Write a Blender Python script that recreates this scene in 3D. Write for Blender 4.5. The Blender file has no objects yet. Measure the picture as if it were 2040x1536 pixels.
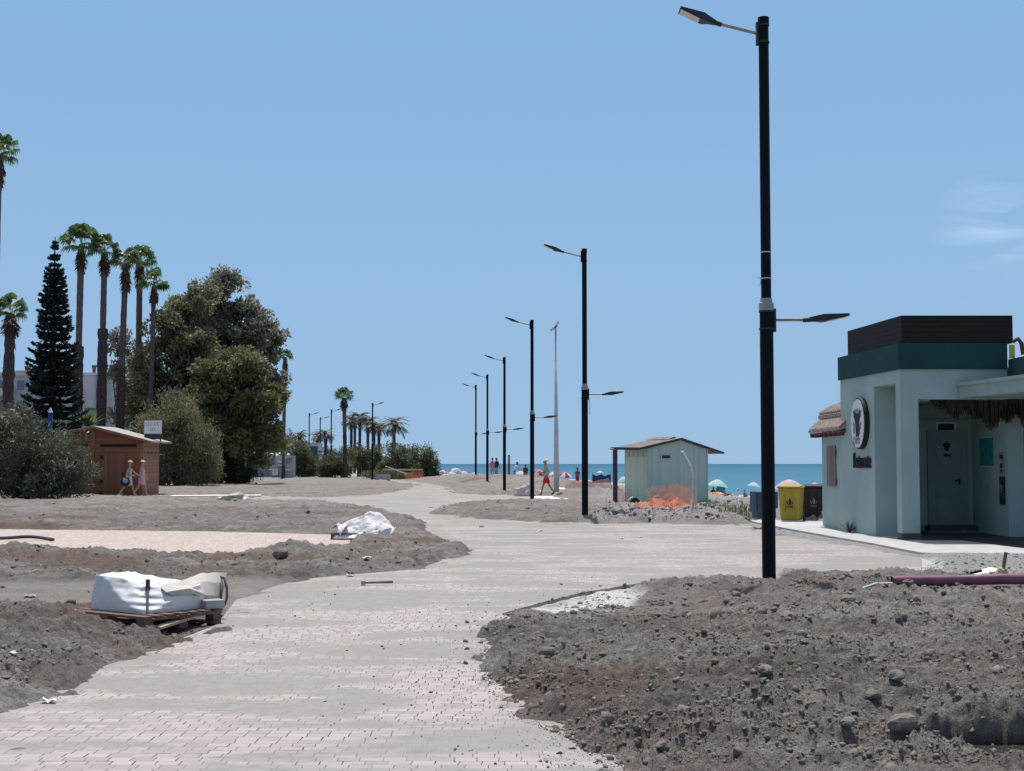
import bpy, math, random
import numpy as np
from mathutils import Vector, Matrix, Euler
R = math.radians
S = bpy.context.scene
COL = S.collection
rng = np.random.default_rng(7)
random.seed(5)
# ---------------------------------------------------------------- camera numbers (measured from the photograph)
FP = 2800.0; CZ = 1.6; PIT = math.atan(156/FP)
def ray(px, py):
    u = (px-1020)/FP; v = (768-py)/FP
    return u, math.cos(PIT)-v*math.sin(PIT), math.sin(PIT)+v*math.cos(PIT)
def P(px, py, Y):                       # the point seen at a pixel, Y metres down the promenade
    d = ray(px, py); t = Y/d[1]
    return Vector((d[0]*t, Y, CZ+d[2]*t))
def X(px, Y):
    return (px-1020)/FP*Y
def Z(py, Y):
    return P(1020, py, Y).z
# ---------------------------------------------------------------- lie of the land
XS = ([0, 60, 90, 130, 180, 250, 350, 480, 600, 900], [35, 33, 31, 30, 29, 25, 18, 0, -26, -120])
XP = ([0, 40, 82, 123, 140, 170, 213, 400], [7, 4.5, 1.5, -2, -7, -14, -22, -60])
TW = ([0, 80, 160, 200, 300], [23, 23, 34, 70, 90])
SEA_Z = -2.5
def sstep(a, b, x):
    t = np.clip((x-a)/(b-a), 0, 1); return t*t*(3-2*t)
def gbase(x, y):
    x = np.asarray(x, float); y = np.asarray(y, float)
    t = (np.interp(y, *XS)-x)/np.interp(y, *TW)
    z = -2.5*(1-np.clip(t, -0.6, 1))
    z = z*sstep(0, 8, x-np.interp(y, *XP))
    # low spoil bank between promenade and beach
    ax = x-np.interp(y, [80, 100, 125, 150], [5, 1.5, -3, -9])
    z = z+0.62*np.exp(-(ax/3.2)**2)*sstep(84, 100, y)*(1-sstep(128, 150, y))
    z = z+0.5*np.exp(-((x-3.6)/1.3)**2-((y-66)/3.0)**2)     # grey gravel heap
    return z
def G(px, py):                          # where a pixel's ray meets the land
    d = ray(px, py)
    a, b = 3.0, 900.0
    Y = 3.0
    while Y < 900:
        if CZ+d[2]/d[1]*Y < float(gbase(d[0]/d[1]*Y, Y)): break
        Y *= 1.004
    t = Y/d[1]
    return Vector((d[0]*t, Y, float(gbase(d[0]*t, Y))))
def gz(x, y): return float(gbase(x, y))
def G0(px, py):
    d = ray(px, py); t = -CZ/d[2]; return (d[0]*t, d[1]*t)
# ---------------------------------------------------------------- noise in numpy
def _h(ix, iy, s):
    h = (ix.astype(np.int64)*374761393+iy.astype(np.int64)*668265263+s*974634967) & 0xffffffff
    h = ((h ^ (h >> 13))*1274126177) & 0xffffffff
    h = h ^ (h >> 16)
    return (h & 0xffff)/65535.0
def vnoise(x, y, s=0):
    ix = np.floor(x); iy = np.floor(y); fx = x-ix; fy = y-iy
    fx = fx*fx*(3-2*fx); fy = fy*fy*(3-2*fy)
    a = _h(ix, iy, s); b = _h(ix+1, iy, s); c = _h(ix, iy+1, s); d = _h(ix+1, iy+1, s)
    return (a+(b-a)*fx+(c-a)*fy+(a-b-c+d)*fx*fy)*2-1
def fbm(x, y, s=0, o=4, g=.5, l=2.03):
    r = 0; a = 1; n = 0
    for i in range(o):
        r = r+a*vnoise(x+i*17.3, y-i*9.1, s+i); n += a; a *= g; x = x*l; y = y*l
    return r/n
# ---------------------------------------------------------------- materials
def ramp(nt, fac, stops):
    n = nt.nodes.new('ShaderNodeValToRGB'); e = n.color_ramp.elements
    while len(e) < len(stops): e.new(.5)
    for el, (p, c) in zip(e, stops): el.position = p; el.color = (*c, 1) if len(c) == 3 else c
    nt.links.new(fac, n.inputs[0]); return n.outputs[0]
def mth(nt, op, a, b=None, c=None):
    n = nt.nodes.new('ShaderNodeMath'); n.operation = op
    for i, v in enumerate((a, b, c)):
        if v is None: continue
        if isinstance(v, (int, float)): n.inputs[i].default_value = v
        else: nt.links.new(v, n.inputs[i])
    return n.outputs[0]
def noise(nt, vec, scale, detail=4, rough=.55, dist=0):
    n = nt.nodes.new('ShaderNodeTexNoise'); n.inputs['Scale'].default_value = scale
    n.inputs['Detail'].default_value = detail; n.inputs['Roughness'].default_value = rough
    n.inputs['Distortion'].default_value = dist
    if vec is not None: nt.links.new(vec, n.inputs['Vector'])
    return n.outputs['Fac']
def mixc(nt, fac, a, b, mode='MIX'):
    n = nt.nodes.new('ShaderNodeMix'); n.data_type = 'RGBA'; n.blend_type = mode
    for i, v in ((0, fac), (6, a), (7, b)):
        if isinstance(v, (int, float)): n.inputs[i].default_value = v
        elif isinstance(v, tuple): n.inputs[i].default_value = (*v, 1) if len(v) == 3 else v
        else: nt.links.new(v, n.inputs[i])
    return n.outputs[2]
def bumpn(nt, h, strength, dist, prev=None):
    n = nt.nodes.new('ShaderNodeBump'); n.inputs['Strength'].default_value = strength; n.inputs['Distance'].default_value = dist
    nt.links.new(h, n.inputs['Height'])
    if prev is not None: nt.links.new(prev, n.inputs['Normal'])
    return n.outputs[0]
MATS = {}
def newmat(name):
    m = bpy.data.materials.new(name); m.use_nodes = True; MATS[name] = m
    nt = m.node_tree; return m, nt, nt.nodes['Principled BSDF']
def texco(nt, what='Object', scale=None):
    o = nt.nodes.new('ShaderNodeTexCoord').outputs[what]
    if scale:
        mp = nt.nodes.new('ShaderNodeMapping'); mp.inputs['Scale'].default_value = scale
        nt.links.new(o, mp.inputs[0]); o = mp.outputs[0]
    return o
def mat(name, col, rough=.7, var=.18, scale=4, bump=0., bscale=60, metal=0, spec=.35, stretch=None, col2=None, dirt=None):
    m, nt, b = newmat(name)
    v = texco(nt, 'Object', stretch)
    n = noise(nt, v, scale, 5)
    c2 = col2 or tuple(x*(1-var*1.6) for x in col)
    c1 = tuple(min(1, x*(1+var*.5)) for x in col)
    c = ramp(nt, n, [(.3, c2), (.7, c1)])
    if dirt:
        d = noise(nt, v, dirt[1], 6, .7)
        c = mixc(nt, ramp(nt, d, [(dirt[2], (0, 0, 0)), (dirt[2]+.15, (1, 1, 1))]), c, dirt[0])
    nt.links.new(c, b.inputs['Base Color'])
    b.inputs['Roughness'].default_value = rough; b.inputs['Metallic'].default_value = metal
    b.inputs['Specular IOR Level'].default_value = spec
    if bump:
        nt.links.new(bumpn(nt, noise(nt, v, bscale, 3), bump, .01), b.inputs['Normal'])
    return m
def planks(name, col, n_per_m, axis='Z', rough=.75, var=.25, gap=.25):
    """boards: lines every 1/n_per_m metres along one object axis, each board its own tone"""
    m, nt, b = newmat(name)
    v = texco(nt); sx = nt.nodes.new('ShaderNodeSeparateXYZ'); nt.links.new(v, sx.inputs[0])
    t = mth(nt, 'MULTIPLY', sx.outputs['XYZ'.index(axis)], n_per_m)
    fr = mth(nt, 'FRACT', t); fl = mth(nt, 'FLOOR', t)
    wn = nt.nodes.new('ShaderNodeTexWhiteNoise'); wn.noise_dimensions = '1D'; nt.links.new(fl, wn.inputs['W'])
    st = tuple(1.2 if a == axis else .35 for a in 'XYZ')
    gr = noise(nt, texco(nt, 'Object', tuple(30*s if a == axis else 2.5 for a, s in zip('XYZ', (1, 1, 1)))), 1.0, 4)
    f = mth(nt, 'ADD', mth(nt, 'MULTIPLY', wn.outputs[0], .6), mth(nt, 'MULTIPLY', gr, .5))
    c = ramp(nt, f, [(.15, tuple(x*(1-var) for x in col)), (.95, tuple(min(1, x*(1+var*.7)) for x in col))])
    e = mth(nt, 'LESS_THAN', mth(nt, 'ABSOLUTE', mth(nt, 'SUBTRACT', fr, .5)), .46)
    c = mixc(nt, e, tuple(x*gap for x in col), c)
    nt.links.new(c, b.inputs['Base Color']); b.inputs['Roughness'].default_value = rough; b.inputs['Specular IOR Level'].default_value = .25
    nt.links.new(bumpn(nt, e, .6, .01), b.inputs['Normal'])
    return m
def leafmat(name, c1, c2, transl=.3, rough=.5, glint=None):
    m, nt, b = newmat(name)
    a = nt.nodes.new('ShaderNodeAttribute'); a.attribute_name = 'lv'
    c = ramp(nt, a.outputs['Fac'], [(0, c1), (1, c2)] if glint is None else [(0, c1), (.8, c2), (.93, glint)])
    nt.links.new(c, b.inputs['Base Color']); b.inputs['Roughness'].default_value = rough; b.inputs['Specular IOR Level'].default_value = .35
    tr = nt.nodes.new('ShaderNodeBsdfTranslucent'); nt.links.new(c, tr.inputs[0])
    mx = nt.nodes.new('ShaderNodeMixShader'); mx.inputs[0].default_value = transl
    nt.links.new(b.outputs[0], mx.inputs[1]); nt.links.new(tr.outputs[0], mx.inputs[2])
    nt.links.new(mx.outputs[0], nt.nodes['Material Output'].inputs[0])
    return m
def netmat(name, col, cell=.05, solid=.45):
    """woven plastic barrier mesh: strands with open holes, in the sheet's own UV metres"""
    m, nt, b = newmat(name)
    uv = nt.nodes.new('ShaderNodeAttribute'); uv.attribute_name = 'uvm'
    sx = nt.nodes.new('ShaderNodeSeparateXYZ'); nt.links.new(uv.outputs['Vector'], sx.inputs[0])
    fs = []
    for i in (0, 1):
        f = mth(nt, 'FRACT', mth(nt, 'DIVIDE', sx.outputs[i], cell)); fs.append(mth(nt, 'LESS_THAN', f, solid))
    k = mth(nt, 'MAXIMUM', fs[0], fs[1])
    c = ramp(nt, noise(nt, uv.outputs['Vector'], 3, 3), [(.3, tuple(x*.75 for x in col)), (.7, col)])
    nt.links.new(c, b.inputs['Base Color']); b.inputs['Roughness'].default_value = .6
    trl = nt.nodes.new('ShaderNodeBsdfTranslucent'); nt.links.new(c, trl.inputs[0])
    m1 = nt.nodes.new('ShaderNodeMixShader'); m1.inputs[0].default_value = .35
    nt.links.new(b.outputs[0], m1.inputs[1]); nt.links.new(trl.outputs[0], m1.inputs[2])
    tp = nt.nodes.new('ShaderNodeBsdfTransparent')
    mx = nt.nodes.new('ShaderNodeMixShader'); nt.links.new(k, mx.inputs[0])
    nt.links.new(tp.outputs[0], mx.inputs[1]); nt.links.new(m1.outputs[0], mx.inputs[2])
    nt.links.new(mx.outputs[0], nt.nodes['Material Output'].inputs[0])
    return m
# ---------------------------------------------------------------- mesh building
class MB:
    def __init__(s): s.v = []; s.f = []; s.mi = []; s.lv = None
    def add(s, vs, fs, mi=0, M=None):
        o = len(s.v)
        for p in vs:
            p = Vector(p)
            s.v.append(tuple(M @ p if M is not None else p))
        for f in fs: s.f.append(tuple(i+o for i in f)); s.mi.append(mi)
        return s
    def box(s, x0, x1, y0, y1, z0, z1, mi=0, M=None):
        vs = [(x, y, z) for z in (z0, z1) for y in (y0, y1) for x in (x0, x1)]
        return s.add(vs, [(0, 2, 3, 1), (4, 5, 7, 6), (0, 1, 5, 4), (2, 6, 7, 3), (0, 4, 6, 2), (1, 3, 7, 5)], mi, M)
    def prism(s, poly, z0, z1, mi=0, M=None):      # poly in xy, extruded along z
        n = len(poly)
        vs = [(x, y, z0) for x, y in poly]+[(x, y, z1) for x, y in poly]
        fs = [tuple(range(n-1, -1, -1)), tuple(range(n, 2*n))]+[(i, (i+1) % n, n+(i+1) % n, n+i) for i in range(n)]
        return s.add(vs, fs, mi, M)
    def xprism(s, poly, y0, y1, mi=0, M=None):     # poly in xz, extruded along y
        n = len(poly)
        vs = [(x, y0, z) for x, z in poly]+[(x, y1, z) for x, z in poly]
        fs = [tuple(range(n)), tuple(range(2*n-1, n-1, -1))]+[(i, n+i, n+(i+1) % n, (i+1) % n) for i in range(n)]
        return s.add(vs, fs, mi, M)
    def wall(s, p, q, z0, z1, th, mi=0, side=1):   # upright slab on the line p-q
        p = Vector(p).to_2d() if len(p) == 3 else Vector(p); q = Vector(q).to_2d() if len(q) == 3 else Vector(q)
        d = (q-p).normalized(); n = Vector((-d.y, d.x))*th*side
        poly = [p, q, q+n, p+n]
        if side < 0: poly = poly[::-1]
        return s.prism([tuple(a) for a in poly], z0, z1, mi)
    def tube(s, pts, rad, n=10, mi=0, caps=True, M=None):
        pts = [Vector(p) for p in pts]
        if isinstance(rad, (int, float)): rad = [rad]*len(pts)
        vs = []; fs = []; ref = None
        for i, p in enumerate(pts):
            t = (pts[min(i+1, len(pts)-1)]-pts[max(i-1, 0)]).normalized()
            if ref is None: ref = Vector((1, 0, 0)) if abs(t.x) < .8 else Vector((0, 1, 0))
            a = (ref-t*ref.dot(t)).normalized(); ref = a; b = t.cross(a)
            for k in range(n):
                w = 2*math.pi*k/n; vs.append(p+(a*math.cos(w)+b*math.sin(w))*rad[i])
        for i in range(len(pts)-1):
            for k in range(n):
                fs.append((i*n+k, i*n+(k+1) % n, (i+1)*n+(k+1) % n, (i+1)*n+k))
        if caps: fs += [tuple(range(n-1, -1, -1)), tuple(range((len(pts)-1)*n, len(pts)*n))]
        return s.add(vs, fs, mi, M)
    def lathe(s, prof, n=20, mi=0, M=None):        # prof: (r, z)
        vs = []; fs = []
        for r, z in prof:
            for k in range(n): w = 2*math.pi*k/n; vs.append((r*math.cos(w), r*math.sin(w), z))
        for i in range(len(prof)-1):
            for k in range(n): fs.append((i*n+k, i*n+(k+1) % n, (i+1)*n+(k+1) % n, (i+1)*n+k))
        fs += [tuple(range(n-1, -1, -1)), tuple(range((len(prof)-1)*n, len(prof)*n))]
        return s.add(vs, fs, mi, M)
    def ell(s, c, r, n=12, m=8, mi=0, M=None):
        vs = []; fs = []
        for i in range(m+1):
            th = math.pi*i/m
            for k in range(n):
                w = 2*math.pi*k/n
                vs.append((c[0]+r[0]*math.sin(th)*math.cos(w), c[1]+r[1]*math.sin(th)*math.sin(w), c[2]-r[2]*math.cos(th)))
        for i in range(m):
            for k in range(n): fs.append((i*n+k, i*n+(k+1) % n, (i+1)*n+(k+1) % n, (i+1)*n+k))
        return s.add(vs, fs, mi, M)
    def grid(s, A, mi=0, M=None):                  # A: rows x cols x 3
        r, c = A.shape[:2]
        return s.add([tuple(p) for p in A.reshape(-1, 3)], [(i*c+j, i*c+j+1, (i+1)*c+j+1, (i+1)*c+j) for i in range(r-1) for j in range(c-1)], mi, M)
    def build(s, name, mats, parent=None, world=False, smooth=False, bevel=0, loc=(0, 0, 0), rz=0, weld=0):
        me = bpy.data.meshes.new(name)
        vs = s.v
        if world and parent is not None:
            Mi = Matrix.LocRotScale(parent.location, parent.rotation_euler, parent.scale).inverted()
            vs = [tuple(Mi @ Vector(p)) for p in vs]
        elif world:
            vs = [tuple(Vector(p)-Vector(loc)) for p in vs]
        me.from_pydata(vs, [], s.f)
        for m in (mats if isinstance(mats, (list, tuple)) else [mats]): me.materials.append(MATS[m] if isinstance(m, str) else m)
        if any(s.mi): me.polygons.foreach_set('material_index', s.mi)
        if smooth: me.polygons.foreach_set('use_smooth', [True]*len(me.polygons))
        if s.lv is not None:
            a = me.attributes.new('lv', 'FLOAT', 'FACE'); a.data.foreach_set('value', np.asarray(s.lv, np.float32))
        me.validate(); me.update()
        o = bpy.data.objects.new(name, me); COL.objects.link(o)
        o.location = loc; o.rotation_euler.z = rz
        if parent is not None: o.parent = parent
        if bevel:
            b = o.modifiers.new('b', 'BEVEL'); b.width = bevel; b.segments = 2; b.limit_method = 'ANGLE'
        return o
def nmesh(name, V, Fq, m, parent=None, smooth=False, lv=None, loc=(0, 0, 0)):
    """fast numpy mesh of quads or triangles"""
    V = np.asarray(V, np.float32); Fq = np.asarray(Fq, np.int32); k = Fq.shape[1]
    me = bpy.data.meshes.new(name)
    me.vertices.add(len(V)); me.vertices.foreach_set('co', V.ravel())
    me.loops.add(Fq.size); me.loops.foreach_set('vertex_index', Fq.ravel())
    me.polygons.add(len(Fq)); me.polygons.foreach_set('loop_start', np.arange(0, Fq.size, k, dtype=np.int32))
    me.polygons.foreach_set('loop_total', np.full(len(Fq), k, np.int32))
    if smooth: me.polygons.foreach_set('use_smooth', np.ones(len(Fq), bool))
    me.update(calc_edges=True)
    if lv is not None:
        a = me.attributes.new('lv', 'FLOAT', 'FACE'); a.data.foreach_set('value', np.asarray(lv, np.float32))
    me.materials.append(MATS[m])
    o = bpy.data.objects.new(name, me); COL.objects.link(o); o.location = loc
    if parent is not None: o.parent = parent
    return o
def tag(o, label, cat, group=None):
    o['label'] = label; o['category'] = cat
    if group: o['group'] = group
    return o
def thing(name, label, cat, loc=(0, 0, 0), rz=0, group=None):
    o = bpy.data.objects.new(name, None); COL.objects.link(o); o.empty_display_size = .2
    o.location = loc; o.rotation_euler.z = rz
    bpy.context.view_layer.update()
    return tag(o, label, cat, group)
def struct(o): o['kind'] = 'structure'; return o
def stuff(o, label=None, cat=None):
    o['kind'] = 'stuff'
    if label: o['label'] = label; o['category'] = cat
    return o
def dup(root, loc, rz=0, scale=1, label=None):
    r = root.copy(); COL.objects.link(r); r.location = loc; r.rotation_euler = (0, 0, rz); r.scale = (scale,)*3
    if label: r['label'] = label
    def rec(src, dst):
        for ch in list(src.children):
            c = ch.copy(); COL.objects.link(c); c.parent = dst; rec(ch, c)
    rec(root, r); return r
def textmesh(body, size, depth, m, name, parent, M):
    cu = bpy.data.curves.new(name, 'FONT'); cu.body = body; cu.size = size; cu.extrude = depth; cu.align_x = 'CENTER'; cu.align_y = 'CENTER'
    to = bpy.data.objects.new(name, cu); COL.objects.link(to)
    dg = bpy.context.evaluated_depsgraph_get()
    me = bpy.data.meshes.new_from_object(to.evaluated_get(dg))
    bpy.data.objects.remove(to)
    me.transform(M); me.materials.clear(); me.materials.append(MATS[m])
    o = bpy.data.objects.new(name, me); COL.objects.link(o); o.parent = parent
    return o
# ---------------------------------------------------------------- the palette
mat('black_paint', (.0035, .004, .007), .5, .1, 3, spec=.12)
mat('grey_steel', (.32, .29, .27), .4, .15, 8, metal=.6)
mat('lamp_plastic', (.02, .022, .026), .45, .1)
mat('lamp_glass', (.62, .62, .58), .3, .06)
mat('collar_grey', (.3, .3, .3), .6, .15)
mat('white_pole', (.5, .5, .52), .5, .12, 2)
mat('teal_wall', (.335, .425, .402), .85, .10, .9, bump=.15, bscale=90, spec=.15, dirt=((.275, .34, .315), 1.6, .56))
mat('green_band', (.014, .058, .056), .8, .16, 1.4, bump=.15, bscale=70, spec=.2)
mat('pale_canopy', (.27, .33, .325), .85, .12, 2, bump=.1)
mat('plinth', (.09, .065, .06), .7, .2, 6)
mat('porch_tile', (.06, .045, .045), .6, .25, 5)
planks('slat_brown', (.022, .013, .012), 9, 'Z', .7, .3)
mat('roof_tile', (.36, .27, .24), .85, .3, 9, bump=.6, bscale=25)
mat('roof_wood', (.16, .06, .05), .8, .2)
planks('shutter_wood', (.22, .175, .155), 8, 'Y', .8, .35)
mat('door_teal', (.21, .285, .285), .6, .08)
mat('door_dark', (.02, .022, .026), .5, .2)
mat('sign_white', (.66, .66, .66), .5, .06)
mat('ink', (.014, .012, .016), .6, .1)
mat('ink_grey', (.23, .23, .25), .6, .2)
mat('poster_green', (.02, .24, .22), .6, .2, 6)
mat('thatch', (.07, .06, .04), .95, .45, 30)
planks('shed_green', (.44, .52, .455), 10, 'X', .8, .12, gap=.82)
planks('shed_side', (.58, .64, .50), 5, 'Y', .8, .1, gap=.8)
mat('shed_roof', (.23, .19, .17), .9, .35, 5, bump=.3)
mat('dark_timber', (.07, .055, .06), .8, .3, 8)
planks('hut_brown', (.25, .098, .05), 7, 'Z', .75, .2, gap=.6)
planks('hut_side', (.26, .125, .082), 6, 'Z', .75, .16, gap=.7)
planks('hut_door', (.23, .098, .06), 7, 'X', .75, .2, gap=.55)
mat('hut_trim', (.30, .125, .075), .7, .2)
mat('hut_roof', (.42, .38, .34), .9, .2, 6)
mat('hole_dark', (.018, .014, .013), .9, .2)
mat('bag_white', (.68, .66, .65), .62, .08, 7, bump=.25, bscale=220)
mat('bag_beige', (.52, .47, .41), .7, .12, 7)
mat('strap_dark', (.06, .06, .065), .7, .2)
mat('pallet_wood', (.19, .118, .09), .85, .35, 9, stretch=(1, 6, 6))
mat('pallet_block', (.17, .10, .078), .85, .3, 9)
mat('fresh_wood', (.55, .43, .31), .8, .2, 10)
mat('concrete', (.48, .47, .45), .9, .16, 3, bump=.3, bscale=50, dirt=((.36, .35, .33), 5, .6))
mat('concrete_white', (.74, .72, .68), .9, .12, 4)
mat('block_grey', (.38, .37, .36), .9, .2, 8, bump=.3)
mat('pipe_maroon', (.19, .058, .095), .42, .2, 6, spec=.5)
mat('pipe_grey', (.45, .44, .42), .55, .15, 6)
mat('cable_pale', (.46, .54, .55), .5, .1)
mat('bin_yellow', (.40, .27, .034), .5, .12, 3)
mat('bin_brown', (.022, .013, .013), .5, .15)
mat('bin_blue', (.055, .085, .13), .5, .12)
mat('tyre', (.015, .015, .016), .8, .1)
mat('yellow_paint', (.55, .44, .1), .7, .2)
mat('board_white', (.72, .7, .64), .8, .12)
mat('post_beige', (.45, .39, .24), .8, .25, 12)
mat('stick', (.22, .14, .12), .8, .25, 20)
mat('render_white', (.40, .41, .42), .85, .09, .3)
mat('render_pale', (.5, .5, .5), .85, .08, .4)
mat('shade_glass', (.12, .19, .23), .2, .2, .5)
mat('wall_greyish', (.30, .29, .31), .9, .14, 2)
mat('dome_white', (.82, .8, .76), .6, .06)
mat('kiosk_glass', (.05, .1, .11), .25, .4, .6)
mat('blue_paint', (.012, .045, .19), .5, .15)
mat('skin_tan', (.32, .17, .11), .6, .1)
mat('skin_fair', (.46, .29, .23), .6, .1)
mat('skin_dark', (.13, .065, .045), .6, .1)
mat('hair_dark', (.018, .013, .012), .7, .1)
mat('hair_grey', (.5, .5, .5), .7, .1)
for nm, c in dict(white=(.7, .72, .75), red=(.55, .022, .03), teal=(.07, .29, .31), pink=(.56, .22, .27), cream=(.66, .6, .52), grey=(.35, .36, .4),
                  maroon=(.2, .02, .035), navy=(.02, .03, .08), rose=(.6, .38, .4), black=(.02, .02, .024), straw=(.62, .5, .36), blue=(.08, .22, .42)).items():
    mat('cloth_'+nm, c, .85, .1, 6)
for nm, c in dict(white=(.78, .8, .8), salmon=(.75, .33, .3), mint=(.60, .86, .74), aqua=(.66, .82, .84), pink=(.82, .62, .68), red=(.72, .06, .12), cream=(.8, .74, .6), turq=(.05, .48, .6), navy=(.015, .035, .12)).items():
    m_, nt_, b_ = newmat('par_'+nm)
    c_ = ramp(nt_, noise(nt_, texco(nt_), 3, 3), [(.3, tuple(x*.85 for x in c)), (.7, c)])
    nt_.links.new(c_, b_.inputs['Base Color']); b_.inputs['Roughness'].default_value = .8
    tr_ = nt_.nodes.new('ShaderNodeBsdfTranslucent'); nt_.links.new(c_, tr_.inputs[0])
    mx_ = nt_.nodes.new('ShaderNodeMixShader'); mx_.inputs[0].default_value = .45
    nt_.links.new(b_.outputs[0], mx_.inputs[1]); nt_.links.new(tr_.outputs[0], mx_.inputs[2]); nt_.links.new(mx_.outputs[0], nt_.nodes['Material Output'].inputs[0])
mat('float_orange', (.7, .22, .04), .45, .1)
netmat('net_orange', (.80, .22, .12), .05, .28)
netmat('net_faded', (.66, .34, .26), .05, .36)
leafmat('leaf_tamarisk', (.08, .082, .058), (.31, .295, .21), .42)
leafmat('leaf_olive', (.085, .087, .052), (.31, .29, .155), .42)
leafmat('leaf_green', (.07, .078, .038), (.25, .245, .11), .42)
leafmat('leaf_oleander', (.038, .046, .03), (.15, .16, .095), .3, .42, (.46, .44, .36))  # last, palest tone paints glints of light on some leaves
leafmat('leaf_pine', (.012, .019, .018), (.036, .05, .045), .12, .6)
leafmat('leaf_palm', (.05, .095, .03), (.2, .28, .09), .4, .4)
leafmat('leaf_date', (.045, .05, .034), (.14, .14, .09), .25)
leafmat('leaf_hedge', (.055, .062, .036), (.19, .19, .1), .38)
leafmat('leaf_dead', (.075, .035, .028), (.16, .085, .065), .15, .8)
leafmat('leaf_grass', (.07, .085, .04), (.2, .21, .1), .3)
mat('bark', (.09, .07, .06), .95, .4, 6, bump=.6, bscale=14)
mat('palm_bark', (.15, .105, .1), .95, .4, 5, bump=.8, bscale=9, stretch=(1, 1, 4))
mat('palm_bark_dark', (.085, .06, .058), .95, .5, 7, bump=1., bscale=9, stretch=(1, 1, 3))
SKY_SAT, SKY_STR, EXPO = .7, .14, 0.0
# ================================================================ camera, sun, sky
cam = bpy.data.cameras.new('camera'); co = bpy.data.objects.new('camera', cam); COL.objects.link(co)
co.location = (0, 0, CZ); co.rotation_euler = (math.pi/2+PIT, 0, 0)
cam.sensor_width = 36; cam.lens = 36*FP/2040; cam.clip_start = .1; cam.clip_end = 60000
S.camera = co
SUN_EL, SUN_AZ = R(70), R(-4)            # azimuth: clockwise from straight ahead (+Y)
sd = Vector((math.sin(SUN_AZ)*math.cos(SUN_EL), math.cos(SUN_AZ)*math.cos(SUN_EL), math.sin(SUN_EL)))
sl = bpy.data.lights.new('sun', 'SUN'); sl.energy = 4.5; sl.angle = R(.53); sl.color = (1, .965, .92)
so = bpy.data.objects.new('sun', sl); COL.objects.link(so); so.rotation_euler = (-sd).to_track_quat('-Z', 'Y').to_euler()
w = bpy.data.worlds.new('World'); S.world = w; w.use_nodes = True
nt = w.node_tree; bg = nt.nodes['Background']
sky = nt.nodes.new('ShaderNodeTexSky'); sky.sky_type = 'NISHITA'; sky.sun_disc = False
sky.sun_elevation = SUN_EL; sky.sun_rotation = SUN_AZ
sky.air_density = 1.0; sky.dust_density = 1.6; sky.ozone_density = 1.0; sky.altitude = 0
# a thin wisp of cirrus, by direction in the sky
tc = nt.nodes.new('ShaderNodeTexCoord').outputs['Generated']
dv = ray(1990, 462); dn = Vector(dv).normalized()
vm = nt.nodes.new('ShaderNodeVectorMath'); vm.operation = 'DISTANCE'; nt.links.new(tc, vm.inputs[0]); vm.inputs[1].default_value = dn
near = mth(nt, 'SUBTRACT', 1, mth(nt, 'MULTIPLY', vm.outputs['Value'], 22)); near = mth(nt, 'MAXIMUM', near, 0)
mp = nt.nodes.new('ShaderNodeMapping'); mp.inputs['Rotation'].default_value = (0, R(-17), 0); mp.inputs['Scale'].default_value = (14, 14, 70)
nt.links.new(tc, mp.inputs[0])
wn = noise(nt, mp.outputs[0], 1, 4, .55, .6)
wf = mth(nt, 'MULTIPLY', mth(nt, 'MULTIPLY', ramp(nt, wn, [(.42, (0, 0, 0)), (.68, (1, 1, 1))]), near), .42)
hs = nt.nodes.new('ShaderNodeHueSaturation'); hs.inputs['Saturation'].default_value = SKY_SAT; hs.inputs['Value'].default_value = 1
nt.links.new(sky.outputs[0], hs.inputs['Color'])
sz = nt.nodes.new('ShaderNodeSeparateXYZ'); nt.links.new(tc, sz.inputs[0])
low = ramp(nt, sz.outputs[2], [(0, tuple(q/SKY_STR/8 for q in (.345, .525, .735))), (.03, tuple(q/SKY_STR/8 for q in (.332, .522, .75))), (.13, tuple(q/SKY_STR/8 for q in (.300, .500, .755))), (.33, tuple(q/SKY_STR/8 for q in (.243, .447, .732)))])
low = mixc(nt, 1, low, (8, 8, 8), 'MULTIPLY')
up = ramp(nt, sz.outputs[2], [(.3, (0, 0, 0)), (.75, (1, 1, 1))])
skyc = mixc(nt, up, low, hs.outputs[0])
nt.links.new(mixc(nt, wf, skyc, (5.2, 6.4, 8.0)), bg.inputs[0])
bg.inputs[1].default_value = SKY_STR
S.view_settings.view_transform = 'Standard'; S.view_settings.look = 'None'; S.view_settings.exposure = EXPO; S.view_settings.gamma = 1
S.cycles.max_bounces = 8; S.cycles.transparent_max_bounces = 24
S.cycles.use_denoising = True
# ================================================================ paths (outlines read off the ground plane)
MAIN_PX = [(-420, 1640), (0, 1415), (60, 1385), (150, 1345), (290, 1300), (430, 1245), (470, 1195), (540, 1170), (600, 1153), (840, 1133), (916, 1097), (850, 1066), (800, 1036), (720, 1014), (600, 1000), (440, 997), (320, 993),
           (320, 986), (480, 985), (640, 991), (740, 985), (790, 976), (810, 966), (760, 957), (690, 950), (690, 943), (725, 942), (800, 953), (880, 963), (915, 972), (935, 984), (1010, 986), (1210, 988), (1210, 999), (1050, 1001), (940, 1004), (882, 1012), (905, 1026), (1000, 1035),
           (1165, 1041), (1500, 1044), (1560, 1062), (1700, 1086), (1835, 1112), (1835, 1146), (1530, 1152), (1265, 1163), (1160, 1180), (1080, 1200), (1000, 1222), (955, 1275), (960, 1360), (1000, 1425), (1130, 1470), (1215, 1536), (1330, 1640)]
MAIN = [G0(*p) for p in MAIN_PX]
MAIN = MAIN + [(1.1, 2.0), (-8, 2.0)]
SIDE = [G0(*p) for p in [(-420, 1057), (0, 1055), (450, 1060), (690, 1067), (702, 1083), (680, 1096), (420, 1114), (0, 1105), (-420, 1102)]]
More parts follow.
